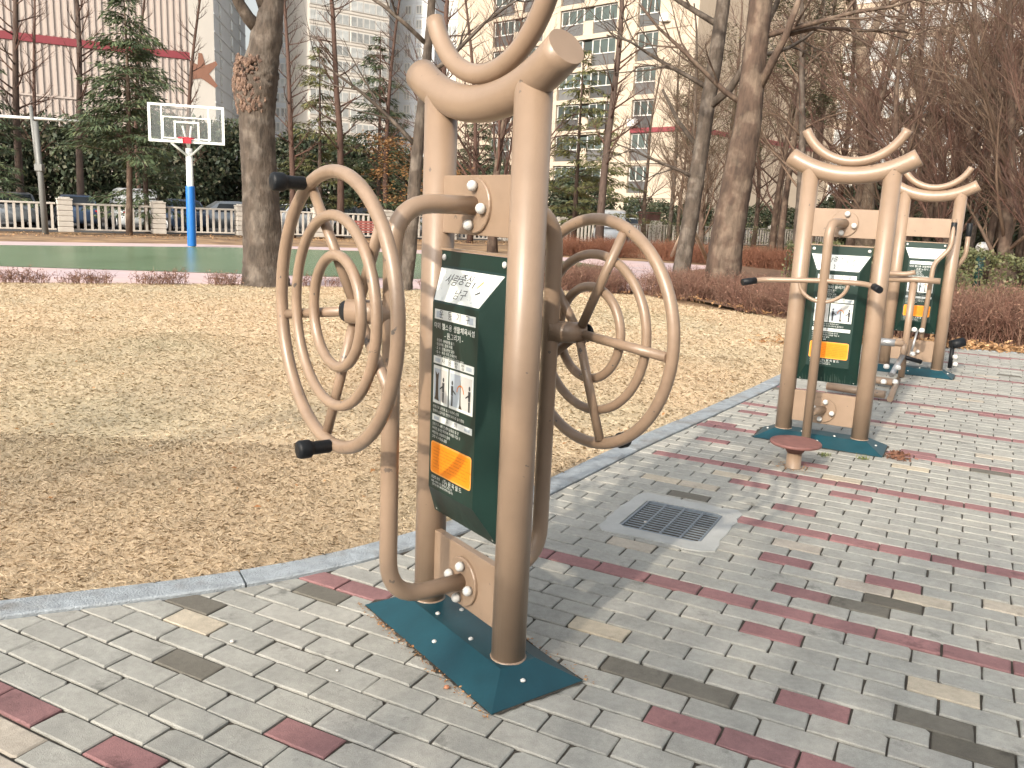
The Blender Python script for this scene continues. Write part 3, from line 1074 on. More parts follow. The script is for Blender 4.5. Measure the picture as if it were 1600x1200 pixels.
me = quads_mesh('loose_bark', leaf_quads(rl, 160, rubble, (.02, .05), .8), mat('bark_bits', None, .9, .2, 20, cols=[(.14, .07, .045), (.22, .10, .06), (.10, .055, .04)]), 3)
o = link('loose_bark', me); o['kind'] = 'stuff'
WEED = mat('weed_green', None, .7, .1, 20, cols=[(.10, .14, .035), (.16, .19, .06), (.24, .22, .09)])
for (px, py, lab) in ((1288, 712, 'small green weed tuft in the joint by the red disc'), (1347, 717, 'small green weed tuft at the teal base corner')):
    c = gp(px, py)
    V = []
    for k in range(60):
        a = rl.uniform(0, 6.28); l = rl.uniform(.015, .05); wd = .003
        f = Vector((math.cos(a) * .9, math.sin(a) * .9, rl.uniform(.2, .9))).normalized() * l
        b0 = c + Vector((rl.gauss(0, .02), rl.gauss(0, .02), .001)); sd = Vector((-math.sin(a), math.cos(a), 0)) * wd
        V += [tuple(b0 - sd), tuple(b0 + sd), tuple(b0 + f)]
    tag(link('weed_tuft', quads_mesh('weed_tuft', V, WEED, 3)), lab, 'weed')
rs = random.Random(4)
for px, py, r in ((363, 1004, .009), (527, 1049, .006), (1008, 817, .008), (698, 1076, .010)):
    p = gp(px, py)
    mb = MB(); mb.lathe([(r * .5, 0), (r, r * .35), (r * .85, r * .8), (r * .35, r * 1.1)], 7, (p.x, p.y, .001))
    tag(mb.build('pebble', mat('pebble_pale' if px != 698 else 'pebble_orange', (.55, .53, .5) if px != 698 else (.5, .22, .12), .8, .15, 60)),
        {363: 'pale pebble on a grey block near the lawn kerb', 527: 'tiny pale pebble on a grey block left of the teal base', 1008: 'small white pebble on the paving just below the drain', 698: 'small orange stone at the edge of the nearest teal base'}[px], 'pebble')

# ------------------------------------------------------------------ lawn
LAWN_FAR = [gp(1232, 499), (2.95, 15.4, 0), gp(1010, 462), gp(880, 455), gp(640, 452), gp(380, 444), gp(0, 441.5), gp(-300, 438), (-16, 8, 0), (-9, 1, 0)]
lp = [(p.x, p.y) for p in KOUT[:KALL.index(KIN[-1]) + 2]] + [(p[0], p[1]) for p in LAWN_FAR]
LAWNSOIL = mat('lawn_thatch', (.58, .44, .285), .95, .2, 7, .4, 60, patch=((.52, .44, .30), .45, .42, .62))
o = ground_sheet('lawn', lp, -.004, LAWNSOIL)
lpx = np.array(lp)
def inside(P):
    x, y = P[:, 0], P[:, 1]
    r = np.zeros(len(P), bool)
    n = len(lpx)
    for i in range(n):
        x1, y1 = lpx[i]; x2, y2 = lpx[(i + 1) % n]
        c = ((y1 > y) != (y2 > y))
        with np.errstate(divide='ignore', invalid='ignore'):
            r ^= c & (x < (x2 - x1) * (y - y1) / (y2 - y1) + x1)
    return r
rg = np.random.default_rng(7)
def blades(n, y0, y1, L, wd):
    Y = np.sqrt(rg.uniform(y0 ** 2, y1 ** 2, n * 3))
    X = rg.uniform(-.66, .42, n * 3) * Y
    P = np.stack([X, Y], 1)
    # keep a little overhang on the kerb
    P = P[inside(P)][:n]
    m = len(P)
    a = rg.uniform(0, 2 * np.pi, m); el = np.abs(rg.normal(.12, .2, m))
    l = rg.uniform(L[0], L[1], m)
    f = np.stack([np.cos(a) * np.cos(el), np.sin(a) * np.cos(el), np.sin(el)], 1) * l[:, None]
    s_ = np.stack([-np.sin(a), np.cos(a), rg.normal(0, .5, m)], 1) * (wd * rg.uniform(.6, 1.2, m))[:, None]
    b = np.concatenate([P, rg.uniform(0, .012, m)[:, None]], 1)
    mid = b + f * .55 + np.array([0, 0, 1]) * (l * rg.uniform(.0, .2, m))[:, None]
    tip = b + f; tip[:, 2] = np.maximum(tip[:, 2] - l * .1, .002)
    return np.stack([b - s_, b + s_, mid + s_ * .7, tip, tip, mid - s_ * .7], 1)[:, [0, 1, 2, 3, 5]].reshape(-1, 3)
V = np.concatenate([blades(150000, 2.3, 5.2, (.014, .042), .0007), blades(165000, 5.0, 9.5, (.02, .05), .0012), blades(120000, 9.3, 18, (.03, .055), .0021)])
GRASS = mat('dry_grass', None, .75, .12, 1.2, cols=[(.68, .53, .36), (.74, .60, .42), (.62, .47, .30), (.77, .64, .46), (.67, .55, .39), (.52, .38, .23), (.71, .58, .42)], patch=((.56, .485, .335), .42, .48, .70))
o = link('lawn_grass', quads_mesh('lawn_grass', V, GRASS, 5)); o['kind'] = 'stuff'
def lawn_leaf(rng):
    while True:
        y = math.sqrt(rng.uniform(4 ** 2, 17 ** 2)); x = rng.uniform(-.6, .4) * y
        if inside(np.array([[x, y]]))[0]:
            return Vector((x, y, .015))
o = link('lawn_leaves', quads_mesh('lawn_leaves', leaf_quads(random.Random(8), 500, lawn_leaf, (.02, .05)), LITTER, 3)); o['kind'] = 'stuff'

ORD = 'first second third fourth fifth sixth seventh eighth ninth tenth eleventh twelfth thirteenth fourteenth fifteenth sixteenth seventeenth eighteenth nineteenth twentieth'.split()
# ------------------------------------------------------------------ plants: generators
def branch_path(rng, p, d_, L, n, wob, grav=0.0):
    pts = [p.copy()]
    d_ = d_.normalized()
    for i in range(n):
        d_ = (d_ + Vector((rng.gauss(0, wob), rng.gauss(0, wob), rng.gauss(0, wob) + grav))).normalized()
        pts.append(pts[-1] + d_ * (L / n))
    return pts, d_

def grow(mb, rng, p, d_, L, r, level, spec, mi=0, tips=None):
    n = spec['seg'][min(level, len(spec['seg']) - 1)]
    k = spec['sides'][min(level, len(spec['sides']) - 1)]
    pts, e = branch_path(rng, p, d_, L, n, spec['wob'], spec['grav'])
    rad = [r * (1 - (1 - spec['taper']) * i / n) for i in range(n + 1)]
    mb.tube(pts, rad, k, mi, cap=(level == 0))
    if tips is not None and level >= spec['depth'] - 1:
        tips.append((pts[-1], e)); tips.append((pts[len(pts) // 2], e))
    if level >= spec['depth']:
        return
    cn = spec['kids'][min(level, len(spec['kids']) - 1)]
    for i in range(cn):
        t = spec['from'] + (1 - spec['from']) * (i + rng.random()) / cn
        f = t * n; a = min(int(f), n - 1)
        q = pts[a].lerp(pts[a + 1], f - a)
        ax = (pts[a + 1] - pts[a]).normalized()
        perp = ax.orthogonal().normalized()
        perp.rotate(Matrix.Rotation(rng.uniform(0, 2 * math.pi), 3, ax))
        ang = rng.uniform(*spec['ang'])
        nd = ax * math.cos(ang) + perp * math.sin(ang) + Vector((0, 0, spec['up']))
        grow(mb, rng, q, nd, L * rng.uniform(*spec['len']) * (1 - .35 * t), r * (1 - .55 * t) * spec['rk'], level + 1, spec, mi, tips)

BARK_GREY = mat('bark_grey_brown', (.070, .054, .042), .9, .5, 9, 1.0, 26, stretch=(1, 1, .35), detail=8, patch=((.115, .095, .078), 4.0, .5, .62))
BARK_RED = mat('bark_reddish', (.085, .049, .037), .9, .3, 9, .8, 30, stretch=(1, 1, .2), detail=6)
BARK_WARM = mat('bark_warm', (.078, .051, .037), .9, .5, 8, .9, 26, stretch=(1, 1, .3), detail=6, patch=((.13, .095, .07), 3, .48, .6))
BARK_PALE = mat('bark_mottled', (.22, .17, .125), .85, .35, 6, .5, 30, detail=6, patch=((.15, .115, .085), 5, .5, .56))
BARK_DARK = mat('bark_dark', (.085, .058, .046), .9, .3, 9, .8, 30, stretch=(1, 1, .3))
TWIG_RED = mat('twig_red_brown', None, .85, .1, 5, cols=[(.082, .043, .031), (.112, .056, .040), (.066, .038, .029), (.13, .074, .05)])
TWIG_TAN = mat('twig_tan', None, .85, .1, 5, cols=[(.115, .076, .052), (.15, .10, .068), (.095, .063, .045)])
CEDAR = mat('cedar_needles', None, .65, .15, .8, cols=[(.045, .075, .035), (.075, .105, .045), (.055, .085, .045), (.12, .14, .06), (.035, .06, .032)])
CEDAR_Y = mat('cedar_needles_light', None, .65, .15, .8, cols=[(.11, .12, .04), (.15, .145, .05), (.075, .095, .035), (.19, .17, .06)])
DEEPG = mat('evergreen_dark', None, .6, .15, .8, cols=[(.022, .040, .020), (.04, .055, .026), (.03, .046, .022), (.065, .07, .032), (.06, .05, .028)])
OLIVE = mat('pine_olive', None, .7, .15, .8, cols=[(.085, .075, .032), (.12, .095, .045), (.065, .062, .028), (.16, .11, .06)])
RUST = mat('rust_foliage', None, .7, .15, .8, cols=[(.20, .095, .03), (.27, .13, .04), (.15, .08, .03), (.25, .15, .055)])
BOXG = mat('clipped_green', None, .6, .15, 1, cols=[(.075, .085, .03), (.11, .115, .045), (.05, .065, .025), (.15, .14, .065)])

def needle_cloud(rng, tips, per, spread, L, W, droop=.3, flat=.5):
    V = []
    for (p, e) in tips:
        for i in range(per):
            q = p + Vector((rng.gauss(0, spread), rng.gauss(0, spread), rng.gauss(0, spread * flat)))
            a = rng.uniform(0, 2 * math.pi)
            f = (Vector((math.cos(a), math.sin(a), rng.uniform(-droop, droop * .5))) + e * .7).normalized() * rng.uniform(*L)
            s_ = f.cross(Vector((rng.gauss(0, .6), rng.gauss(0, .6), 1))).normalized() * W
            V += [tuple(q), tuple(q + f * .45 + s_), tuple(q + f), tuple(q + f * .45 - s_)]
    return V

def cedar(rng, H, R, clear, m, n_whorl=26, leaf=(.16, .34), dens=1.0, lean=0.0):
    """tiered conifer: tapered trunk, level boughs with drooping sprays, gaps between the tiers"""
    tr = MB()
    pts = [Vector((lean * math.sin(i / 9 * 2.2), 0, H * i / 9)) for i in range(10)]
    tr.tube(pts, [.15 * H / 11 * (1 - i / 9.6) + .008 for i in range(10)], 10)
    V = []
    for i in range(n_whorl):
        t = (i + rng.random() * .6) / n_whorl
        z = clear + (H * .985 - clear) * t
        rmax = R * (1 - t) ** .72 * rng.uniform(.6, 1.12) + .15
        for b in range(rng.choice((3, 4, 4, 5))):
            if rng.random() < .12: continue
            a = rng.uniform(0, 2 * math.pi)
            d_ = Vector((math.cos(a), math.sin(a), rng.uniform(.05, .4)))
            L = rmax * rng.uniform(.65, 1.15)
            bp, e = branch_path(rng, Vector((lean * math.sin(z / H * 2.2), 0, z)), d_, L, 5, .07, -.09)
            tr.tube(bp, [.022 * (1 - .16 * q) for q in range(6)], 4, cap=False)
            steps = max(3, int(L * 7 * dens))
            for s_ in range(steps):
                f = .18 + .82 * (s_ + rng.random()) / steps
                fi = f * 5; k = min(int(fi), 4)
                p = bp[k].lerp(bp[k + 1], fi - k)
                ax = (bp[k + 1] - bp[k]).normalized()
                wid = (.10 + .32 * (1 - abs(f - .55))) * min(1, L / 1.4)
                for h in range(6):
                    side = ax.cross(Vector((0, 0, 1))).normalized() * rng.uniform(-1, 1)
                    q = p + side * wid + Vector((0, 0, rng.gauss(-.03, .05)))
                    g = (ax * .6 + side + Vector((0, 0, rng.uniform(-.75, .15)))).normalized() * rng.uniform(*leaf)
                    sd = g.cross(Vector((rng.gauss(0, .5), rng.gauss(0, .5), 1))).normalized() * rng.uniform(.018, .04)
                    V += [tuple(q), tuple(q + g * .4 + sd), tuple(q + g), tuple(q + g * .4 - sd)]
    return tr, V

def put_tree(name, label, cat, loc, trunk_me, crown_me, rz=0, sc=1.0, group=None, crown='crown'):
    t = tag(empty(name, loc, rz), label, cat, group)
    t.scale = (sc, sc, sc) if not hasattr(sc, '__len__') else sc
    link('trunk', trunk_me, t)
    if crown_me is not None:
        link(crown, crown_me, t)
    return t

def bare_tree_meshes(seed, H, r, spec, barkm, twigm, lean=(0, 0), nl=6):
    rng = random.Random(seed)
    tr, tw = MB(), MB()
    n = 10
    pts = [Vector((0, 0, -.1))]
    d_ = Vector((lean[0], lean[1], 1)).normalized()
    for i in range(n):
        d_ = (d_ + Vector((rng.gauss(0, .04), rng.gauss(0, .04), .02))).normalized()
        pts.append(pts[-1] + d_ * H / n)
    rad = [r * (1.25 if i == 0 else 1) * (1 - .8 * i / n) + .006 for i in range(n + 1)]
    tr.tube(pts, rad, 12)
    cn = spec['limbs']
    for i in range(cn):
        t = spec['clear'] + (1 - spec['clear']) * (i + rng.random()) / cn
        f = t * n; k = min(int(f), n - 1)
        p = pts[k].lerp(pts[k + 1], f - k)
        a = rng.uniform(0, 2 * math.pi)
        d_ = Vector((math.cos(a), math.sin(a), rng.uniform(*spec['rise'])))
        grow(tw, rng, p, d_, spec['reach'] * rng.uniform(.6, 1.1) * (1 - .6 * max(0, t - .4)), rad[k] * spec['lr'], 0, spec)
    return tr.mesh('trunk', barkm), tw.mesh('branches', twigm)

# broad evergreen crown as a leaf shell with lumps and gaps
def bush_leaves(seed, n, rx, rz_, size, lumps=9, hollow=.55):
    rng = np.random.default_rng(seed)
    L = rng.normal(0, 1, (lumps, 3)); L /= np.linalg.norm(L, axis=1)[:, None]
    D = rng.normal(0, 1, (n, 3)); D /= np.linalg.norm(D, axis=1)[:, None]
    s_ = np.max(np.clip(D @ L.T, 0, 1) ** 6, axis=1)
    rad = (.68 + .36 * s_) * (hollow + (1 - hollow) * rng.uniform(0, 1, n) ** .5)
    C = D * rad[:, None] * np.array([rx, rx, rz_])
    C[:, 2] += rz_ * .92
    C = C[C[:, 2] > .02]; n = len(C)
    f = rng.normal(0, 1, (n, 3)); f /= np.linalg.norm(f, axis=1)[:, None]
    g = rng.normal(0, 1, (n, 3)); g = np.cross(f, g); g /= np.linalg.norm(g, axis=1)[:, None]
    l = rng.uniform(size[0], size[1], n)[:, None]
    return np.stack([C, C + f * l * .5 + g * l * .3, C + f * l, C + f * l * .5 - g * l * .3], 1).reshape(-1, 3)

# ------------------------------------------------------------------ big trunk on the lawn's far edge
rng = random.Random(77)
def fat_trunk(path, k=26, rough=.05, burl=None, seed=1):
    """path: list of (point, radius); uneven bark relief in the mesh"""
    mb = MB(); r_ = random.Random(seed)
    P, Rr = [], []
    for i in range(len(path) - 1):
        (a, ra), (b, rb_) = path[i], path[i + 1]
        m = 9
        for j in range(m):
            t = j / m
            P.append(Vector(a).lerp(Vector(b), t)); Rr.append(ra + (rb_ - ra) * t)
    P.append(Vector(path[-1][0])); Rr.append(path[-1][1])
    mb.tube(P, Rr, k)
    ph = [r_.uniform(0, 6.28) for _ in range(8)]
    for i in range(len(P)):
        for j in range(k):
            a = 2 * math.pi * j / k
            v = Vector(mb.v[i * k + j]); z = P[i].z
            q = rough * (.5 * math.sin(3 * a + z * 1.3 + ph[0]) + .35 * math.sin(7 * a - z * 4 + ph[1]) + r_.gauss(0, .45))
            if burl and burl[0] < z < burl[1]:
                t = math.sin(math.pi * (z - burl[0]) / (burl[1] - burl[0]))
                q += burl[2] * t * (.25 + .55 * max(0, math.sin(a * 1.0 + burl[3] + 1.2 * z)) + abs(r_.gauss(0, .28)))
            mb.v[i * k + j] = tuple(P[i] + (v - P[i]) * (1 + q))
    return mb
T0Y = 16.0
def tp(px, py, r): return (pd(px, py, T0Y), r)
base0 = gp(415, 446)
T0Y = base0.y
mpp = T0Y / FPX
trk = fat_trunk([((pd(415, 446, T0Y).x, T0Y, -.1), 40 * mpp), tp(415, 438, 36 * mpp), tp(412, 400, 31 * mpp), tp(407, 320, 27.5 * mpp), tp(404, 250, 26 * mpp), tp(402, 200, 26 * mpp), tp(401, 150, 25 * mpp),
                 tp(408, 105, 22 * mpp), tp(417, 60, 23 * mpp), tp(424, 15, 17 * mpp), tp(432, -60, 15 * mpp), tp(436, -160, 12 * mpp)], 30, .045, (2.95, 4.0, .42, 2.4), 5)
for (q, q2, q3, q4, r) in (((404, 45), (388, 28), (372, 2), (345, -70), 11), ((418, 20), (405, -15), (398, -60), (380, -150), 11)):
    trk.tube([pd(*q, T0Y), pd(*q2, T0Y - .1), pd(*q3, T0Y - .25), pd(*q4, T0Y - .5)], [r * mpp, r * .85 * mpp, r * .72 * mpp, r * .5 * mpp], 14)
t = tag(empty('park_tree', (base0.x, base0.y, 0)), 'thick leaning bare trunk with a lumpy burl beside the sports court', 'tree')
o = trk.build('trunk', BARK_GREY, t); o.matrix_parent_inverse = Matrix.Translation((-base0.x, -base0.y, 0))
bl = MB(); rngb = random.Random(6)
for k in range(420):
    z = rngb.uniform(3.0, 3.9); a = rngb.gauss(math.pi * 1.2, .75)
    tt = (z - 3) / .9
    rr_ = 26 * mpp * (1.0 + .24 * math.sin(math.pi * tt) * max(.15, math.cos(a - math.pi * 1.15)))
    cx = pd(402, 180, T0Y).x
    c = Vector((cx + rr_ * math.cos(a), T0Y + rr_ * math.sin(a), z)); q = rngb.uniform(.012, .042)
    n0 = len(bl.v)
    bl.lathe([(q * .5, -q), (q, -q * .3), (q * .9, q * .4), (q * .3, q)], 5, (0, 0, 0), smooth=False)
    R3 = Matrix.Rotation(rngb.uniform(0, 3), 3, Vector((rngb.gauss(0, 1), rngb.gauss(0, 1), rngb.gauss(0, 1))))
    el = rngb.uniform(.9, 2.2)
    for i in range(n0, len(bl.v)):
        v = R3 @ Vector(bl.v[i]); v = Vector((v.x * rngb.uniform(.7, 1.3), v.y * rngb.uniform(.7, 1.3), v.z * el))
        bl.v[i] = tuple(c + v)
o = bl.build('burl', mat('burl_bark', None, .95, .35, 20, .8, 60, cols=[(.15, .095, .07), (.22, .145, .105), (.10, .062, .048), (.18, .12, .09)]), t); o.matrix_parent_inverse = Matrix.Translation((-base0.x, -base0.y, 0)); o['kind'] = 'stuff'
tw = MB()
spec = dict(seg=(5, 4, 3), sides=(5, 4, 3), wob=.10, grav=.01, taper=.35, depth=2, kids=(6, 5), ang=(.4, .9), up=.12, len=(.45, .7), rk=.5)
spec['from'] = .3
for (a, b, L, r) in (((432, -60), (.6, -.1, .6), 3.0, .06), ((436, -150), (-.2, .1, 1), 3, .07), ((345, -70), (-.7, -.1, .5), 2.6, .05), ((380, -150), (-.4, .2, .9), 2.8, .05)):
    grow(tw, rng, pd(*a, T0Y), Vector(b), L, r, 0, spec)
o = tw.build('branches', BARK_GREY, t); o.matrix_parent_inverse = Matrix.Translation((-base0.x, -base0.y, 0))

def px_trunk(label, pts, base_px, bark, seed, extra=(), name='park_tree', tw_spec=None, tw_from=(), twm=None, group=None, cat='tree', rough=.04):
    """a trunk whose line is given by sight points, standing at its own distance"""
    b = gp(*base_px) if not isinstance(base_px, Vector) else base_px
    Y = b.y; q = Y / FPX
    path = [((b.x, b.y, -.12), pts[0][2] * 1.15 * q)] + [(pd(x, y, Y), r * q) for x, y, r in pts]
    mb = fat_trunk(path, 14, rough, None, seed)
    for lim in extra:
        L = [pd(x, y, Y + dy) for x, y, r, dy in lim]
        mb.tube(L, [r * q for x, y, r, dy in lim], 8)
    t = tag(empty(name, b), label, cat, group)
    o = mb.build('trunk', bark, t); o.matrix_parent_inverse = Matrix.Translation((-b.x, -b.y, -b.z))
    if tw_spec:
        r_ = random.Random(seed + 5); tw = MB()
        for (x, y, dx, dz, L, r) in tw_from:
            grow(tw, r_, pd(x, y, Y), Vector((dx, r_.uniform(-.4, .4), dz)), L, r * q, 0, tw_spec)
        o = tw.build('branches', twm or bark, t); o.matrix_parent_inverse = Matrix.Translation((-b.x, -b.y, -b.z))
    return t
SP = dict(seg=(5, 4, 3), sides=(5, 4, 3), wob=.11, grav=.005, taper=.3, depth=2, kids=(7, 6), ang=(.35, .95), up=.08, len=(.4, .7), rk=.5)
SP['from'] = .2
px_trunk('slim grey trunk leaning behind the arm of the nearest machine', [(634, 440, 11), (640, 390, 11), (645, 330, 10), (650, 260, 9.5), (657, 190, 8), (664, 120, 7), (672, 40, 6), (680, -80, 5)], (633, 453), BARK_GREY, 31,
         tw_spec=SP, tw_from=[(652, 230, -.8, .4, 2.2, 4), (664, 120, .7, .5, 2.4, 4), (668, 70, -.8, .5, 2.4, 4), (676, -20, .6, .6, 2.6, 4), (680, -80, -.2, 1, 3, 5)])
px_trunk('leaning grey trunk held by two wooden props in the red hedge', [(1063, 430, 14), (1072, 380, 12.5), (1084, 310, 12), (1093, 250, 11.5), (1105, 170, 11), (1118, 90, 10.5), (1128, 20, 10), (1140, -90, 8)], (1062, 447), BARK_GREY, 32,
         extra=[[(1104, 170, 7, 0), (1140, 140, 6, -.3), (1175, 85, 5, -.5), (1212, 10, 4, -.6), (1235, -60, 3, -.8)], [(1096, 238, 4, 0), (1060, 190, 3, .3), (1035, 140, 2, .5)]],
         tw_spec=SP, tw_from=[(1110, 140, -.8, .3, 2.6, 4), (1124, 40, -.7, .5, 3, 5), (1130, 0, .7, .4, 3, 5), (1175, 85, .8, .2, 2.4, 4), (1088, 280, -.9, .2, 2, 3)])
px_trunk('thick warm brown trunk rising from the bare hedge behind the twist bar', [(1128, 440, 28), (1133, 395, 26), (1143, 330, 24), (1155, 262, 22), (1167, 200, 20), (1176, 120, 18), (1184, 50, 17), (1192, -30, 16), (1200, -140, 13)], (1126, 462), BARK_WARM, 33,
         extra=[[(1180, 150, 7, 0), (1205, 100, 6, -.3), (1228, 55, 5, -.5), (1252, -10, 4, -.7)]],
         tw_spec=SP, tw_from=[(1172, 170, -.7, .4, 3, 5), (1184, 60, .8, .4, 3, 5), (1190, -20, -.8, .5, 3, 5), (1228, 55, .9, .3, 2.4, 4)], twm=BARK_WARM)
# wooden props against the leaning trunk
b = gp(1062, 447)
PROP = mat('prop_wood', (.55, .42, .30), .8, .2, 12, .3, 50, stretch=(1, 1, .3))
for (x0, y0, x1, y1, dy, lab) in ((1050, 391, 1070, 355, .0, 'pale wooden prop on the west side of the leaning grey trunk'), (1104, 396, 1083, 358, .0, 'pale wooden prop on the east side of the leaning grey trunk')):
    yb_ = b.y + 6
    a_, c_ = pd(x0, y0 + 8, yb_ - 3), pd(x1, y1, b.y + .2)
    mb = MB(); mb.tube([a_, a_.lerp(c_, .5), c_], .05, 10)
    tag(mb.build('tree_prop', PROP), lab, 'tree prop')

# ------------------------------------------------------------------ sports court furniture
bb = gp(300, 384.5)
SB = bb.y / FPX
hoop = tag(empty('basketball_hoop', bb, math.radians(16)), 'white basketball hoop with a clear framed board and blue padded pole', 'basketball hoop')
zb = lambda py: pd(300, py, bb.y).z
MB().tube([(0, 0, -.05), (0, 0, zb(232))], .10, 18).build('pole', WHITE, hoop)
MB().lathe([(.13, 0), (.135, .02), (.135, zb(291) - .02), (.13, zb(291))], 20).build('pole_pad', BLUE, hoop)
z0, z1 = zb(226), zb(167)
bw = 53 * SB
fy = -.55
mbf = MB(); f_ = .075
mbf.box((0, fy, z0 + f_ / 2), (2 * bw, .05, f_), bev=.006); mbf.box((0, fy, z1 - f_ / 2), (2 * bw, .05, f_), bev=.006)
for sx in (-1, 1):
    mbf.box((sx * (bw - f_ / 2), fy, (z0 + z1) / 2), (f_, .05, z1 - z0 - 2 * f_), bev=.006)
mbf.build('board_frame', WHITE, hoop)
MB().box((0, fy, (z0 + z1) / 2), (2 * bw - 2 * f_, .012, z1 - z0 - 2 * f_)).build('clear_board', CLEAR, hoop)
ml = MB(); yy = fy - .012
def strip(x0, x1, za, zc, w_=.04):
    for (c, d_) in ((((x0 + x1) / 2, yy, za), (x1 - x0, .006, w_)), (((x0 + x1) / 2, yy, zc), (x1 - x0, .006, w_)), ((x0 + w_ / 2, yy, (za + zc) / 2), (w_, .006, zc - za - w_)), ((x1 - w_ / 2, yy, (za + zc) / 2), (w_, .006, zc - za - w_))):
        ml.box(c, d_)
zr = lambda py: zb(py)
strip(-.68, .68, zr(219), zr(187)); strip(-.36, .36, zr(219.5), zr(194), .055)
for x in (-.70, .62):
    ml.box((x, yy, (z0 + z1) / 2), (.045, .006, z1 - z0 - .16))
ml.build('board_marking', WHITE, hoop)
yk = fy + .06
bk = MB()
strip_ = [(-.75, zr(222)), (.75, zr(222))]
for sx in (-1, 1):
    bk.tube([(0, .0, zb(246)), (sx * .45, fy + .04, zb(226))], .035, 10)
    bk.tube([(0, .0, zb(236)), (sx * .12, fy + .04, zb(200))], .03, 10)
bk.build('board_bracket', WHITE, hoop)
RZ = zb(219)
MB().tube([(.225 * math.cos(a), fy - .28 + .225 * math.sin(a), RZ) for a in [2 * math.pi * k / 28 for k in range(28)]], .016, 8, closed=True).build('rim', RIMRED, hoop)
MB().box((0, fy - .045, RZ - .06), (.24, .08, .16), bev=.01).build('rim_plate', RIMRED, hoop)

lamp_b = gp(71, 364)
SL = lamp_b.y / FPX
lampz = lambda py: pd(66, py, lamp_b.y).z
lp_ = tag(empty('light_pole', lamp_b), 'grey light pole with a long white cross bar beside the fence', 'light pole')
LG = mat('pole_grey', (.17, .175, .17), .5, .1, 6)
MB().tube([(0, 0, -.05), (-.04, 0, lampz(275)), (-.10, 0, lampz(190))], [.11, .10, .085], 12).build('pole_shaft', LG, lp_)
MB().tube([(-.10, 0, lampz(275)), (-.24, 0, lampz(166))], [.075, .06], 12).build('pole_tip', LG, lp_)
MB().box((-.05, -.02, lampz(262)), (.26, .22, .26), bev=.02).build('junction_box', LG, lp_)
a_, c_ = pd(-70, 177, lamp_b.y + .5), pd(132, 190, lamp_b.y + 1.5)
o = MB().tube([a_ - lamp_b, c_ - lamp_b], .055, 8).build('cross_bar', WHITE, lp_)

# bench
bn = gp(575, 379); bn = Vector((bn.x, bn.y, 0))
bench = tag(empty('park_bench', bn, math.radians(30)), 'red slatted park bench behind the court', 'bench')
BW = mat('bench_red', (.30, .10, .085), .6, .2, 6)
for k in range(4):
    MB().box((0, .05 - k * .012, .50 + k * .105), (1.6, .03, .085), bev=.004).build('back_slat', BW, bench)
for k in range(4):
    MB().box((0, -.12 - k * .1, .42), (1.6, .085, .03), bev=.004).build('seat_slat', BW, bench)
for x in (-.65, .65):
    MB().tube([(x, -.45, 0), (x, -.43, .40), (x, .02, .40), (x, .08, .9)], .025, 8).build('frame_leg', BARK_DARK, bench)

# ------------------------------------------------------------------ white fence along the car park
FA, FB = gp(0, 361.2), gp(388, 369)
FD = (FB - FA).normalized(); FANG = math.atan2(FD.y, FD.x)
FP0 = gp(103, 362.5)
WF = mat('fence_white', (.50, .47, .425), .6, .08, 4)
PLB = [MB().box((0, 0, .10 + .20 * k), (.50, .50, .19), bev=.02).mesh('course', WF) for k in range(6)]
capm = MB().box((0, 0, 1.225), (.53, .53, .06), bev=.02).box((0, 0, 1.28), (.36, .36, .05), bev=.02).mesh('pillar_cap', WF)
pil0 = gp(103, 362.5); pil1 = gp(250, 366); PS = (pil1 - pil0).length
def fence_h(px):  return 1.0
spots = [-2, -1, 0, 1, 2, 3, 4, 5, 6, 7, 8, 9, 10, 11, 12, 13, 14]
balm = MB().box((0, 0, .56), (.085, .06, .96), bev=.008).mesh('baluster', WF)
wh = ('leftmost pillar, out by the edge', '')
for n_, i in enumerate(spots):
    p = pil0 + FD * PS * i
    px = cam_px((p.x, p.y, .6))[0]
    where = ('by the light pole' if i == 0 else 'beside the basketball pole' if i == 1 else 'just behind the thick burl trunk' if i == 2 else (f'{ORD[i - 1]} to the right of the light pole' if i > 0 else f'{ORD[-i - 1]} to the left of the light pole'))
    t = tag(empty('fence_pillar', p, FANG), ('white block pillar of the car park fence ' + where), 'fence pillar', 'white pillars of the car park fence')
    for me in PLB: link('course', me, t)
    link('pillar_cap', capm, t)
    if i == spots[-1]: break
    t = tag(empty('fence_panel', p + FD * PS / 2, FANG), 'white baluster panel of the car park fence ' + ('left of the light pole pillar' if i == -1 else 'between the light pole and the basketball pole' if i == 0 else 'right of the basketball pole' if i == 1 else ('leftmost of all' if i == -2 else ORD[i - 1] + ' to the right of the basketball pole')), 'fence panel', 'white panels of the car park fence')
    MB().box((0, 0, 1.06), (PS - .62, .10, .07), bev=.008).build('top_rail', WF, t)
    MB().box((0, 0, .10), (PS - .62, .07, .06), bev=.008).build('bottom_rail', WF, t)
    nb = int((PS - .62) / .232)
    if px < 820:
        for k in range(nb):
            link('baluster', balm, t, ((k + .5) * (PS - .62) / nb - (PS - .62) / 2, 0, 0))
    else:
        mb = MB()
        for k in range(nb):
            mb.box(((k + .5) * (PS - .62) / nb - (PS - .62) / 2, 0, .57), (.105, .06, .9))
        o = mb.build('balusters', WF, t); o['kind'] = 'stuff'

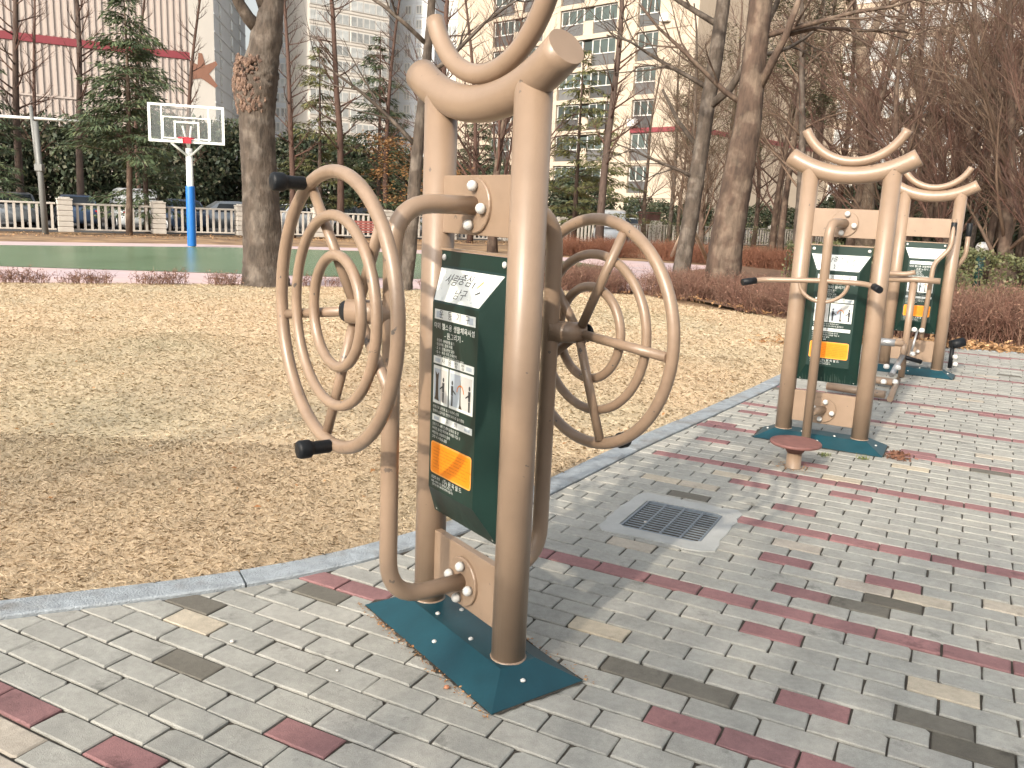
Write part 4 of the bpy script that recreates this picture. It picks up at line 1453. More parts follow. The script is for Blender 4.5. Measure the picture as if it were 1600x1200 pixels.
# ------------------------------------------------------------------ cars
GLASSC = mat('car_glass', (.02, .025, .03), .08, .05, 3)
CHROME = mat('lamp_glass', (.7, .72, .74), .15, .05, 3)
REDL = mat('tail_lamp', (.45, .02, .02), .25, .05, 3)
def car_proto(name, paint, van=False):
    t = empty(name, (0, 0, 0))
    H = 1.46 if not van else 1.85
    # x along length, body sections (x, half width, sill, shoulder)
    secs = [(-2.2, .70, .38, .78), (-2.1, .80, .26, .90), (-1.3, .88, .22, .96), (0, .89, .20, .94), (1.2, .88, .22, .92), (1.95, .80, .26, .82), (2.2, .68, .36, .68)]
    mb = MB(); V, F = [], []
    for x, hw, s0, s1 in secs:
        V += [(x, -hw * .92, s0), (x, -hw, (s0 + s1) / 2), (x, -hw * .96, s1 - .06), (x, -hw * .84, s1), (x, hw * .84, s1), (x, hw * .96, s1 - .06), (x, hw, (s0 + s1) / 2), (x, hw * .92, s0)]
    for i in range(len(secs) - 1):
        for j in range(8):
            F.append((i * 8 + j, i * 8 + (j + 1) % 8, i * 8 + 8 + (j + 1) % 8, i * 8 + 8 + j))
    F += [tuple(range(7, -1, -1)), tuple(range(len(V) - 8, len(V)))]
    mb.add(V, F, 0, True)
    body = mb.build('body', paint, t)
    cab = [(-1.75, .74, .86, .90), (-1.15, .66, .86, H - .05), (-.4, .66, .86, H), (.35, .65, .86, H - .03), (1.15, .76, .86, .93)] if not van else [(-2.05, .76, .86, 1.0), (-1.9, .72, .86, H - .03), (-.4, .72, .86, H), (.6, .70, .86, H - .05), (1.5, .76, .86, .95)]
    mb = MB(); V, F = [], []
    for x, hw, s0, s1 in cab:
        V += [(x, -.80, s0), (x, -hw, s1 - .05), (x, -hw * .86, s1), (x, hw * .86, s1), (x, hw, s1 - .05), (x, .80, s0)]
    for i in range(len(cab) - 1):
        for j in range(5):
            F.append((i * 6 + j, i * 6 + j + 1, i * 6 + 7 + j, i * 6 + 6 + j))
    mb.add(V, F)
    mb.build('cabin', paint, t)
    gm = MB()
    for s_ in (-1, 1):
        for xa, xb in ((-1.12, -.42), (-.34, .42)):
            za = H - .13
            pts = [(xa - .1 if xa < -1 else xa, s_ * .785, .95), (xb + (.22 if xb > 0 else 0), s_ * .785, .95), (xb, s_ * .70, za), (xa, s_ * .70, za)]
            pts = [(p[0], p[1] + s_ * .012, p[2]) for p in pts]
            gm.add(pts, [(0, 1, 2, 3)] if s_ < 0 else [(3, 2, 1, 0)])
    for (xa, xb, sgn) in ((.40, 1.08, 1), (-1.2, -1.70, -1)):
        gm.add([(xb + sgn * .012, -.66, .97), (xb + sgn * .012, .66, .97), (xa + sgn * .02, .58, H - .08), (xa + sgn * .02, -.58, H - .08)], [(0, 1, 2, 3)] if sgn > 0 else [(3, 2, 1, 0)])
    gm.build('window', GLASSC, t)
    wm = MB().lathe([(.20, -.10), (.30, -.10), (.32, -.06), (.32, .06), (.30, .10), (.20, .10)], 18, (0, 0, 0), 'y').mesh('wheel', RUBBER)
    rimm = MB().lathe([(.03, -.105), (.19, -.104), (.19, .104), (.03, .105)], 14, (0, 0, 0), 'y').mesh('rim', CHROME)
    for x in (-1.38, 1.36):
        for y in (-.80, .80):
            o = link('wheel', wm, t, (x, y, .32)); link('rim', rimm, o)
    for y in (-.58, .58):
        MB().box((2.12, y, .62), (.14, .30, .13), bev=.03).build('headlight', CHROME, t)
        MB().box((-2.13, y * 1.05, .74), (.10, .24, .16), bev=.03).build('tail_light', REDL, t)
    return t
CW = mat('car_white', (.50, .53, .56), .25, .03, 2, coat=.5)
CS = mat('car_silver', (.27, .30, .33), .3, .03, 2, metal=.5, coat=.5)
CB = mat('car_blue', (.04, .07, .13), .25, .03, 2, coat=.5)
CK = mat('car_black', (.02, .022, .026), .25, .03, 2, coat=.5)
protos = {}
def add_car(px, Y, ang, paint, label, van=False):
    g = Vector((pd(px, 300, Y).x, Y, 0)); g.z = -.068
    key = (paint.name, van)
    if key not in protos:
        protos[key] = car_proto('parked_car', paint, van); c = protos[key]
        c.location = g; c.rotation_euler = (0, 0, ang)
    else:
        c = copy_tree(protos[key], g, ang)
    tag(c, label, 'car', 'cars parked behind the white fence')
add_car(20, 38, FANG + 1.57, CS, 'silver car parked behind the fence left of the light pole')
add_car(118, 39.5, FANG + 1.5, CB, 'dark blue car behind the fence pillar by the light pole')
add_car(205, 40.5, FANG + 1.57, CW, 'white car behind the fence and the leaning cedar trunk', True)
add_car(278, 40.5, FANG + 1.62, CB, 'dark blue car behind the fence beside the basketball pole')
add_car(352, 41.0, FANG + 1.57 + 1.5, CS, 'silver car side-on behind the fence next to the burl trunk')
add_car(480, 46, FANG + .1, CW, 'white car behind the fence seen through the near wheel')
add_car(560, 49, FANG + 1.57, CK, 'black car behind the fence near the red bench')
add_car(645, 52, FANG + 1.57, CW, 'white car behind the fence beside the slim grey trunk')
add_car(1190, 66, FANG + .2, CK, 'dark car behind the far fence between two brown trunks')
add_car(1240, 68, FANG + .2, CB, 'dark blue car behind the far fence near the twist bar post')
add_car(1000, 62, FANG + .6, CW, 'white car behind the far fence beyond the far wheel')
# white car with two grilles seen end-on at the gap in the hedge
add_car(958, 46, math.radians(-97), CW, 'white car facing the court at the gap in the orange hedge', True)

# ------------------------------------------------------------------ hedges and low plants
def shrub_mesh(seed, n, R, H, m, leafy=0.0, name='shrub'):
    r_ = random.Random(seed); mb = MB()
    for i in range(n):
        a = r_.uniform(0, 6.283); q = R * math.sqrt(r_.random())
        p = Vector((q * math.cos(a), q * math.sin(a), -.02))
        h = H * r_.uniform(.55, 1.0)
        d_ = Vector((r_.gauss(0, .22), r_.gauss(0, .22), 1))
        pts, e = branch_path(r_, p, d_, h, 4, .19)
        rr_ = r_.uniform(.003, .007)
        mb.tube(pts, [rr_, rr_ * .85, rr_ * .7, rr_ * .5, rr_ * .3], 3, 0, cap=False)
        for k in range(4):
            j = r_.choice((1, 2, 2, 3))
            d2 = Vector((r_.gauss(0, .9), r_.gauss(0, .9), .7))
            p2, e = branch_path(r_, pts[j], d2, h * r_.uniform(.2, .4), 2, .2)
            mb.tube(p2, [rr_ * .55, rr_ * .45, rr_ * .25], 3, 0, cap=False)
            for l in range(int(leafy + r_.random())):
                f = Vector((r_.gauss(0, 1), r_.gauss(0, 1), r_.gauss(.3, .6))).normalized() * r_.uniform(.02, .045)
                s_ = f.cross(Vector((r_.gauss(0, 1), r_.gauss(0, 1), 1))).normalized() * f.length * .3
                q0 = p2[-1] if r_.random() < .6 else p2[1]
                mb.add([tuple(q0), tuple(q0 + f * .5 + s_), tuple(q0 + f), tuple(q0 + f * .5 - s_)], [(0, 1, 2, 3)], 1)
    return mb.mesh(name, [m, m])
AZ = mat('azalea_twigs', None, .85, .1, 5, cols=[(.16, .075, .055), (.21, .105, .072), (.11, .058, .045), (.31, .195, .135), (.18, .078, .056)])
AZO = mat('azalea_orange', None, .8, .1, 5, cols=[(.20, .078, .042), (.16, .06, .036), (.25, .11, .06), (.20, .10, .065)])
hm = [shrub_mesh(41 + i, 250, .55, 1.0, AZ, 1.0) for i in range(3)]
ho = [shrub_mesh(51 + i, 170, .55, .85, AZO, 2.5) for i in range(2)]
def hedge(name, label, line, rows, depth, meshes, H, seed, step=.62, cat='hedge', zbase=-.02):
    r_ = random.Random(seed)
    P = [Vector((p[0], p[1], 0)) for p in line]
    t = tag(empty(name, P[0]), label, cat)
    for i in range(len(P) - 1):
        L = (P[i + 1] - P[i]).length; d_ = (P[i + 1] - P[i]).normalized(); nr = Vector((-d_.y, d_.x, 0))
        if nr.y < 0: nr = -nr
        for k in range(max(1, int(L / step))):
            for q in range(rows):
                p = P[i] + d_ * (k + r_.uniform(.2, .8)) * step + nr * (q * depth / max(1, rows) + r_.uniform(0, .25) + .35)
                o = link('shrub', r_.choice(meshes), t, (p.x - P[0].x, p.y - P[0].y, zbase))
                o.rotation_euler = (0, 0, r_.uniform(0, 6.28)); sx = r_.uniform(.9, 1.15)
                o.scale = (sx, sx, H * r_.uniform(.88, 1.08))
    return t
hedge('bare_hedge', 'bare reddish brown azalea hedge along the far end of the lawn', [gp(868, 455), gp(1000, 459), gp(1120, 474), gp(1232, 499), (5.1, 11.9, 0)], 3, 1.9, hm, .62, 1)
hedge('bare_hedge', 'bare red-brown hedge with leaf litter behind the farthest machine', [(4.9, 11.75, 0), (5.9, 11.75, 0), (7.2, 11.35, 0), (10.5, 10.4, 0)], 3, 1.9, hm, .86, 2)
hedge('orange_hedge', 'orange-red leafy hedge behind the pink path', [gp(868, 397), gp(1000, 402), gp(1125, 412), gp(1240, 424)], 2, 1.2, ho, 1.0, 3, .8)
hm2 = hm[:2]
# low sprigs in front of the pink path
sprig = [shrub_mesh(61 + i, 26, .22, .36, AZ, 1.6) for i in range(2)]
rr = random.Random(15)
SPR = [(8, 'at the lawn corner'), (20, ''), (45, ''), (62, ''), (110, ''), (128, ''), (148, ''), (160, ''), (222, ''), (240, ''), (258, ''), (278, ''), (338, ''), (352, ''), (370, ''), (485, ''), (520, ''), (560, ''), (668, '')]
for i_, (px, _) in enumerate(SPR):
    c = gp(px, 441.5 + px * .012); c.z = -.01
    t = link('azalea_sprig', rr.choice(sprig), None, c, rr.uniform(0, 6))
    t.scale = (.8, .8, rr.uniform(.7, 1.05))
    tag(t, ORD[i_] + ' low reddish azalea sprig from the left between lawn and pink path', 'shrub', 'azalea sprigs along the pink path')

# clipped green hedges
def clip_hedge(label, line, W, H, seed, n_per=900):
    rg2 = np.random.default_rng(seed)
    P = [Vector((p[0], p[1], 0)) for p in line]
    t = tag(empty('clipped_hedge', P[0]), label, 'hedge')
    Vs = []; st = MB()
    for i in range(len(P) - 1):
        d_ = (P[i + 1] - P[i]); L = d_.length; d_.normalize(); nr = np.array([-d_.y, d_.x, 0])
        n = int(n_per * L)
        s_ = rg2.uniform(0, L, n); side = rg2.integers(0, 3, n)
        q = np.where(side == 0, rg2.normal(0, .04, n), np.where(side == 1, rg2.normal(W, .04, n), rg2.uniform(0, W, n)))
        z = np.where(side == 2, rg2.normal(H, .04, n), rg2.uniform(0.03, H, n))
        bump = .06 * np.sin(s_ * 3.1 + seed) + .05 * np.sin(s_ * 7.7)
        C = np.array(P[i])[None] - np.array(P[0])[None] + np.array(d_)[None] * s_[:, None] + nr[None] * (q + bump * np.where(side == 0, -1, 1))[:, None]
        C[:, 2] = z * (1 + bump)
        f = rg2.normal(0, 1, (n, 3)); f /= np.linalg.norm(f, axis=1)[:, None]
        g = np.cross(f, rg2.normal(0, 1, (n, 3))); g /= np.linalg.norm(g, axis=1)[:, None]
        l = rg2.uniform(.04, .09, n)[:, None]
        Vs.append(np.stack([C, C + f * l * .5 + g * l * .3, C + f * l, C + f * l * .5 - g * l * .3], 1).reshape(-1, 3))
        r_ = random.Random(seed + i)
        for k in range(int(L * 6)):
            p = P[i] - P[0] + d_ * r_.uniform(0, L) + Vector(nr) * r_.uniform(.15, W - .1)
            st.tube([p, p + Vector((r_.gauss(0, .06), r_.gauss(0, .06), H * .85))], [.018, .008], 4, cap=False)
    link('foliage', quads_mesh('foliage', np.concatenate(Vs), BOXG, 4), t)
    o = st.build('stems', BARK_DARK, t); o['kind'] = 'stuff'
clip_hedge('clipped green hedge beyond the leaning trunk and its props', [gp(1000, 388), gp(1120, 394), gp(1250, 402)], 1.4, 1.25, 5, 420)
clip_hedge('loose green hedge above the red-brown hedge behind the farthest machine', [(6.6, 16.2, 0), (8.6, 15.4, 0), (12.5, 14.2, 0)], .9, 1.02, 9, 1500)
clip_hedge('green hedge strip behind the bare hedge by the twist bar', [(6.0, 19.5, 0), (9.5, 18.0, 0)], 1.0, 1.0, 12, 1100)

# leaf litter strips
def litter_band(rng):
    k = rng.random()
    if k < .70:
        i = rng.uniform(0, len(KFAR) - 1.001); a = int(i)
        p = KFAR[a].lerp(KFAR[a + 1], i - a); t_ = (KFAR[a + 1] - KFAR[a]).normalized()
        q = p + Vector((-t_.y, t_.x, 0)) * abs(rng.gauss(.15, .3))
        return Vector((q.x, q.y, rng.uniform(-.03, .04)))
    if k < .73:
        L = [gp(868, 455), gp(1000, 459), gp(1120, 474), gp(1232, 499), Vector((5.1, 11.7, 0))]
        i = rng.uniform(0, len(L) - 1.001); a = int(i)
        p = L[a].lerp(L[a + 1], i - a)
        return Vector((p.x + rng.gauss(0, .1), p.y + abs(rng.gauss(0, .25)) - .05, rng.uniform(-.01, .04)))
    s_ = rng.uniform(-8, 48)
    p = FP0 + FD * s_ + Vector((FD.y, -FD.x, 0)) * rng.uniform(.2, 3.2)
    return Vector((p.x, p.y, rng.uniform(-.05, .0)))
me = quads_mesh('leaf_litter', leaf_quads(random.Random(30), 9000, litter_band, (.05, .11), .7), mat('litter_leaf', None, .8, .1, 20, cols=[(.30, .155, .07), (.42, .25, .12), (.20, .105, .055), (.50, .33, .17), (.34, .19, .09)]), 3)
o = link('leaf_litter', me); o['kind'] = 'stuff'
ground_sheet('planting_bed', [(p.x, p.y) for p in offset(KFAR, .14)] + [(14, 40), (4.0, 24), (3.3, 16.9), (4.35, 13.9)], -.012, mat('bed_soil', (.17, .10, .062), .95, .3, 3, .6, 30))

# ------------------------------------------------------------------ conifers and bare trees on the left
cr = random.Random(101)
tA, vA = cedar(random.Random(1), 9.6, 2.5, 3.0, CEDAR, 30, (.16, .36), 1.5, .2)
tB, vB = cedar(random.Random(2), 9.0, 2.8, 1.0, CEDAR_Y, 20, (.16, .34), 1.35)
tC, vC = cedar(random.Random(3), 9.4, 2.8, .8, CEDAR, 25, (.16, .36), 1.5)
ME_T = [x.mesh('trunk', b_) for x, b_ in ((tA, BARK_WARM), (tB, BARK_DARK), (tC, BARK_DARK))]
ME_C = [quads_mesh('crown', v, m, 4) for v, m in ((vA, CEDAR), (vB, CEDAR_Y), (vC, CEDAR))]
def cedar_at(i, px, Y, sc, label, rz=0, kind='cedar_tree'):
    p = pd(px, 300, Y)
    return put_tree(kind, label, 'tree', (p.x, p.y, -.05), ME_T[i], ME_C[i], rz, sc)
cedar_at(0, 199, 33.6, .98, 'tall dark cedar with a bare lower trunk, left of the basketball hoop', .4)
cedar_at(2, 228, 36.5, .9, 'cedar with a thin orange trunk just behind the tall dark one', 2.2)
cedar_at(2, -28, 36, .9, 'dark cedar at the far side of the light pole', 1.0)
cedar_at(1, 500, 41, .98, 'sparse yellowish cedar beside the burl trunk', 2.0)
cedar_at(2, 592, 44, 1.05, 'green tiered cedar left of the nearest machine\'s post', 4.0)
cedar_at(1, 900, 40, 1.0, 'sparse yellowish cedar seen right of the nearest machine\'s near post', 5.2)
cedar_at(2, 745, 50, .86, 'deep green cedar framed under the arch of the nearest machine', 3.0)
cedar_at(1, 940, 47, .9, 'light cedar below the apartment corner above the far wheel', 1.3)
vR = needle_cloud(random.Random(9), [(Vector((random.Random(k).gauss(0, 1.0), random.Random(k + 50).gauss(0, .8), random.Random(k + 99).uniform(1.6, 4.6))), Vector((0, 0, -.3))) for k in range(46)], 60, .26, (.09, .2), .03)
trR = MB(); trR.tube([(0, 0, 0), (.1, 0, 2.5), (0, .1, 4.6)], [.10, .07, .03], 8)
for k in range(14):
    a = k * 2.1; trR.tube([(0.05, 0, 1.5 + .2 * k), (1.1 * math.cos(a), 1.0 * math.sin(a), 1.9 + .2 * k)], [.03, .01], 4)
p = pd(640, 300, 40)
put_tree('rust_tree', 'small tree with rust orange foliage behind the nearest machine\'s arm', 'tree', (p.x, p.y, -.05), trR.mesh('trunk', BARK_DARK), quads_mesh('crown', vR, RUST, 4))

META = dict(seg=(5, 3), sides=(4, 3), wob=.07, grav=.05, taper=.25, depth=2, kids=(7, 3), ang=(.35, .8), up=.25, len=(.3, .55), rk=.5, limbs=44, clear=.22, rise=(.25, .9), reach=1.8, lr=.34)
META['from'] = .25
mt = [bare_tree_meshes(200 + i, 16, .17, META, BARK_RED if i else BARK_DARK, TWIG_RED, nl=6) for i in range(3)]
WHERE = [(33, 38, 0, 'bare straight redwood in front of the striped wall, by the light pole'), (128, 40, 0, 'bare straight redwood left of the tall dark cedar'), (305, 43, 1, 'bare thin redwood behind the basketball board'),
         (456, 38, 1, 'bare redwood right beside the burl trunk'), (531, 40, 2, 'bare redwood with a thick reddish trunk between the two cedars'), (604, 42, 1, 'bare redwood behind the green tiered cedar'),
         (690, 36, 2, 'bare redwood in line with the nearest machine\'s far post'), (735, 41, 1, 'bare redwood behind the slim upper arch'), (938, 36, 0, 'dark bare redwood in front of the apartment\'s pale pier'),
         (222, 44, 1, 'thin bare redwood behind the tall dark cedar'), (70, 46, 1, 'thin bare redwood left of the striped wall trees')]
for i, (px, Y, k, lab) in enumerate(WHERE):
    p = pd(px, 340, Y)
    put_tree('redwood_tree', lab, 'tree', (p.x, p.y, -.06), mt[k][0], mt[k][1], i * 1.7, (1.0 if k != 1 else .8), 'bare redwoods along the car park', 'branches')

# dense dark evergreens behind the fence
bmesh_ = [quads_mesh('crown', bush_leaves(300 + i, 5200, 2.6, 2.7, (.14, .34), 12, .5), DEEPG, 4) for i in range(3)]
stem = MB()
for k in range(7):
    a = k * .9; stem.tube([(0.1 * math.cos(a), .1 * math.sin(a), 0), (1.2 * math.cos(a), 1.2 * math.sin(a), 2.2), (1.6 * math.cos(a), 1.6 * math.sin(a), 3.6)], [.10, .06, .02], 6)
stem_me = stem.mesh('trunk', BARK_DARK)
r_ = random.Random(70)
EV = []
for i, (px, Y) in enumerate([(-60, 46), (15, 47), (75, 48), (135, 48), (185, 49), (245, 50), (300, 50), (328, 54), (360, 52), (450, 54), (505, 55), (560, 57), (610, 58), (665, 60), (720, 62), (780, 63), (860, 60), (905, 58)]):
    p = pd(px, 330, Y)
    put_tree('evergreen_shrub', ORD[i] + ' broad dark evergreen from the left in the row behind the parked cars', 'shrub', (p.x, p.y, -.06), stem_me, bmesh_[i % 3], r_.uniform(0, 6), (r_.uniform(.9, 1.1), r_.uniform(.9, 1.1), r_.uniform(1.02, 1.28) * (1 if px < 400 else 1.0 if px < 800 else .78)), 'dark evergreens behind the parked cars')
for i, (px, Y, sc) in enumerate([(1035, 58, .55), (1085, 62, .6), (1000, 64, .6), (1180, 66, .6), (1240, 64, .6), (1300, 60, .6), (1420, 50, .6), (1500, 44, .6), (1580, 40, .7), (1640, 36, .7), (1340, 58, .95), (1395, 56, 1.0), (1465, 54, 1.0), (1545, 52, 1.05), (1610, 50, 1.05)]):
    p = pd(px, 350, Y)
    put_tree('evergreen_shrub', ORD[i] + ' rounded dark evergreen from the left under the bare grove trees', 'shrub', (p.x, p.y, -.06), stem_me, bmesh_[i % 3], r_.uniform(0, 6), (sc * 1.2, sc * 1.2, sc), 'rounded evergreens under the bare trees')

# ------------------------------------------------------------------ the grove on the right
GROVE = dict(seg=(6, 4, 3), sides=(5, 3, 3), wob=.09, grav=.03, taper=.25, depth=2, kids=(11, 11), ang=(.3, .8), up=.15, len=(.35, .6), rk=.45, limbs=22, clear=.16, rise=(.4, 1.3), reach=4.0, lr=.34)
GROVE['from'] = .15
gm = [bare_tree_meshes(400 + i, 11 + i, .13 + .02 * i, GROVE, (BARK_WARM, BARK_GREY, BARK_WARM)[i], (TWIG_RED, TWIG_TAN, TWIG_RED)[i], (.1 * (i - 1), .0)) for i in range(3)]
MULTI = dict(GROVE); MULTI.update(limbs=22, clear=.05, rise=(.9, 2.2), reach=5.0, lr=.36, depth=2, kids=(13, 12))
mm = [bare_tree_meshes(450 + i, 7.5, .16, MULTI, BARK_WARM, (TWIG_RED, TWIG_TAN)[i]) for i in range(2)]
for i, (px, Y, k, sc, lab) in enumerate([
        (1010, 48, 0, .9, 'bare tree in front of the apartment balconies'), (1046, 44, 1, .85, 'thin bare tree left of the leaning propped trunk'), (1085, 40, 1, .9, 'thin bare tree behind the leaning propped trunk'),
        (1212, 36, 0, 1.0, 'bare tree just right of the thick warm trunk'), (1246, 30, 1, 1.0, 'grey bare tree rising left of the twist bar machine\'s arch'), (1300, 38, 2, .95, 'bare tree behind the arch of the twist bar machine'),
        (1330, 30, 0, 1.0, 'bare red-twigged tree right of the twist bar machine\'s arch'), (1425, 33, 2, 1.0, 'bare tree between the arches of the two far machines'), (1455, 40, 0, 1.1, 'bare tree deep in the grove above the farthest machine'),
        (1520, 36, 1, 1.0, 'tan-twigged bare tree behind the farthest machine\'s right post'), (1600, 34, 2, 1.0, 'bare tree deep in the grove at its eastern end'), (1385, 45, 0, 1.1, 'bare tree far back in the middle of the grove'),
        (1275, 34, 2, .9, 'reddish bare tree behind the slim arch of the twist bar machine'), (1480, 30, 2, .95, 'reddish bare tree over the farthest machine\'s slim arch'), (1550, 27, 0, .9, 'reddish bare tree crowding the forked tan trunk'),
        (1620, 26, 2, 1.0, 'reddish bare tree at the near east end of the grove'), (1400, 26, 0, .85, 'low reddish bare tree between the two far arches'), (1345, 52, 2, 1.2, 'tall bare tree behind the mottled pale trunk'),
        (1180, 50, 0, 1.1, 'tall bare tree in front of the apartment\'s flank'), (1120, 55, 2, 1.1, 'tall bare tree at the apartment corner'), (1440, 55, 2, 1.2, 'tall bare tree at the very back of the grove'), (1540, 50, 0, 1.2, 'tall bare tree behind the forked tan trunk')]):
    p = pd(px, 345, Y)
    put_tree('bare_tree', lab, 'tree', (p.x, p.y, -.06), gm[k][0], gm[k][1], i * 2.3 + .5, sc, 'bare trees of the grove', 'branches')
for i, (px, Y, k, sc, lab) in enumerate([(1470, 23, 0, .95, 'bare many-stemmed tree fanning out behind the farthest machine\'s arch'), (1572, 21, 1, 1.0, 'bare forked tree standing in the green hedge'), (1640, 19, 0, .9, 'bare many-stemmed tree at the east end of the hedge'), (1385, 27, 1, .9, 'bare many-stemmed tree seen past the twist bar machine'), (770, 33, 0, 1.15, 'reddish bare tree spreading behind the arches of the nearest machine'), (1095, 33, 1, .8, 'low many-stemmed bare tree right of the leaning propped trunk')]):
    p = pd(px, 380, Y)
    put_tree('bare_tree', lab, 'tree', (p.x, p.y, -.06), mm[k][0], mm[k][1], i * 1.9, sc, 'bare trees of the grove', 'branches')
SPT = dict(SP); SPT.update(depth=2, kids=(6, 6))
px_trunk('mottled pale trunk forking above the twist bar machine\'s arch', [(1352, 330, 13), (1353, 280, 12.5), (1354, 230, 12), (1353, 180, 11), (1350, 120, 10.5), (1345, 75, 10)], (1352, 402), BARK_PALE, 36,
         extra=[[(1345, 78, 8, 0), (1338, 50, 8, 0), (1330, 0, 7.5, .2), (1322, -60, 6, .2)], [(1348, 85, 7, 0), (1364, 50, 6.5, -.2), (1382, 10, 5.5, -.3), (1398, -60, 4, -.4)]],
         tw_spec=SPT, tw_from=[(1353, 200, .9, .3, 3, 4), (1350, 130, -.9, .3, 3, 4), (1382, 10, .7, .5, 3, 4), (1330, 0, -.7, .5, 3, 4)], twm=TWIG_TAN)
px_trunk('forked tan trunk rising from the hedge right of the farthest machine', [(1576, 425, 12), (1570, 390, 11), (1562, 340, 10), (1552, 295, 9)], (1578, 440), BARK_WARM, 37,
         extra=[[(1552, 298, 7, 0), (1540, 262, 6.5, -.2), (1522, 225, 5, -.3), (1495, 170, 4, -.4), (1470, 120, 3, -.5)], [(1554, 300, 7, 0), (1560, 255, 6, 0), (1556, 190, 5, .1), (1544, 110, 4, .2), (1528, 20, 3, .2)], [(1560, 258, 5, 0), (1575, 210, 4, 0), (1592, 120, 3, .1)]],
         tw_spec=SPT, tw_from=[(1540, 262, -.8, .5, 2.4, 4), (1558, 210, .7, .5, 2.2, 3.5), (1522, 225, -.6, .7, 2.2, 3.5), (1556, 190, -.5, .8, 2.2, 3.5), (1580, 190, .7, .6, 2, 3), (1545, 110, .3, .9, 2, 3)], twm=TWIG_RED)
px_trunk('slanting tan stems of a bare tree behind the farthest machine\'s arch', [(1462, 310, 7), (1450, 270, 7), (1437, 235, 6.5), (1420, 195, 6), (1405, 165, 5)], (1478, 415), BARK_WARM, 38,
         extra=[[(1468, 330, 6, 0), (1473, 285, 6, .2), (1470, 240, 5, .2), (1460, 180, 4, .2), (1440, 110, 3, .3)], [(1474, 330, 5, .1), (1488, 270, 5, .1), (1500, 200, 4, .1), (1496, 120, 3, .1)]],
         tw_spec=SPT, tw_from=[(1437, 235, -.7, .6, 2.4, 4), (1470, 240, .5, .8, 2.4, 4), (1500, 200, .5, .8, 2.4, 3), (1405, 165, -.8, .5, 2.2, 3)], twm=TWIG_RED)
# pines with clumped foliage
def pine(seed, H, m):
    rng = random.Random(seed); tr = MB(); tips = []
    pts = [Vector((.25 * math.sin(i * .7 + seed), .1 * math.sin(i), H * i / 9)) for i in range(10)]
    tr.tube(pts, [.15 * (1 - i / 11) for i in range(10)], 9)
    for k in range(24):
        t = .42 + .58 * (k + rng.random()) / 24
        p = pts[min(8, int(t * 9))].lerp(pts[min(9, int(t * 9) + 1)], t * 9 - int(t * 9))
        a = rng.uniform(0, 6.28)
        bp, e = branch_path(rng, p, Vector((math.cos(a), math.sin(a), rng.uniform(0, .6))), rng.uniform(1.2, 2.6) * (1.25 - .6 * t), 4, .16, .03)
        tr.tube(bp, [.04, .03, .022, .016, .01], 4, cap=False)
        for q in bp[2:]:
            tips.append((q, e))
            for z in range(2): tips.append((q + Vector((rng.gauss(0, .4), rng.gauss(0, .4), rng.gauss(.1, .2))), e))
    return tr.mesh('trunk', BARK_WARM), quads_mesh('crown', needle_cloud(rng, tips, 26, .19, (.12, .24), .022, .2, .7), m, 4)
PGRN = mat('pine_green', None, .7, .15, .8, cols=[(.05, .06, .026), (.075, .08, .034), (.04, .05, .024), (.10, .09, .045)])
pn = [pine(1, 11, OLIVE), pine(2, 12.5, OLIVE), pine(3, 12, PGRN), pine(4, 12.5, PGRN)]
for i, (px, Y, k, sc, lab) in enumerate([(1090, 47, 0, .95, 'olive brown pine in front of the apartment\'s bare wall'), (1062, 42, 1, .7, 'small olive pine left of the leaning propped trunk'), (1260, 42, 1, 1.0, 'dark olive pine above the twist bar machine'),
                                         (1215, 48, 0, 1.1, 'olive pine right of the thick warm trunk'), (1500, 48, 1, 1.1, 'olive pine at the back of the grove'), (1585, 42, 0, 1.0, 'olive pine at the east end of the grove'),
        (1225, 34, 2, .95, 'green pine whose dark tufts hang above the twist bar machine'), (1440, 34, 3, 1.0, 'dark green pine over the farthest machine'), (1600, 27, 2, .85, 'dark green pine at the top of the grove\'s east end'), (1150, 44, 3, .8, 'green pine behind the thick warm trunk')]):
    p = pd(px, 345, Y)
    put_tree('pine_tree', lab, 'tree', (p.x, p.y, -.06), pn[k][0], pn[k][1], i * 1.3, sc)

# small bollard light half hidden among the trunks
p = pd(1531, 412, 24)
bo = tag(empty('bollard_light', (p.x, p.y, -.05)), 'dark green bollard with a white round head among the far trunks', 'bollard')
MB().tube([(0, 0, 0), (0, 0, 1.0)], .11, 14).build('bollard_post', mat('bollard_green', (.01, .05, .045), .5, .1, 6), bo)
MB().lathe([(.10, .99), (.16, 1.04), (.17, 1.14), (.12, 1.24), (.04, 1.27)], 16).build('bollard_head', WHITE, bo)
# brown block, a low wall end behind the hedge
p = pd(1012, 372, 50)
sgn = tag(empty('brick_gatepost', (p.x, p.y, -.06), .5), 'square brown brick gatepost behind the clipped green hedge', 'gatepost')
GB = mat('gate_brick', (.15, .075, .062), .85, .2, 6, .2, 30, obj=.15)
for k in range(7):
    MB().box((0, 0, .13 + k * .245), (.86, .86, .235), bev=.01).build('course', GB, sgn)
MB().box((0, 0, 1.80), (.96, .96, .08), bev=.01).build('cap_stone', GB, sgn)

# ------------------------------------------------------------------ buildings
CREAM = mat('cream_cladding', (.47, .405, .365), .7, .05, .4)
STRIPE = mat('red_stripe', (.23, .040, .052), .6, .08, .6)
AW = mat('apartment_white', (.60, .565, .515), .7, .05, .15)
AWB = mat('apartment_cool', (.55, .585, .62), .7, .05, .15)
AC = mat('apartment_cream', (.47, .395, .31), .75, .07, .2)
WG = mat('window_glass', (.065, .085, .08), .3, .25, .7, obj=.35)
WGL = mat('window_glass_light', (.40, .42, .42), .15, .25, .7, obj=.3)
WD = mat('window_dark', (.10, .10, .10), .25, .15, .7, obj=.35)
FRM = mat('window_frame', (.62, .61, .58), .6, .05, 1)
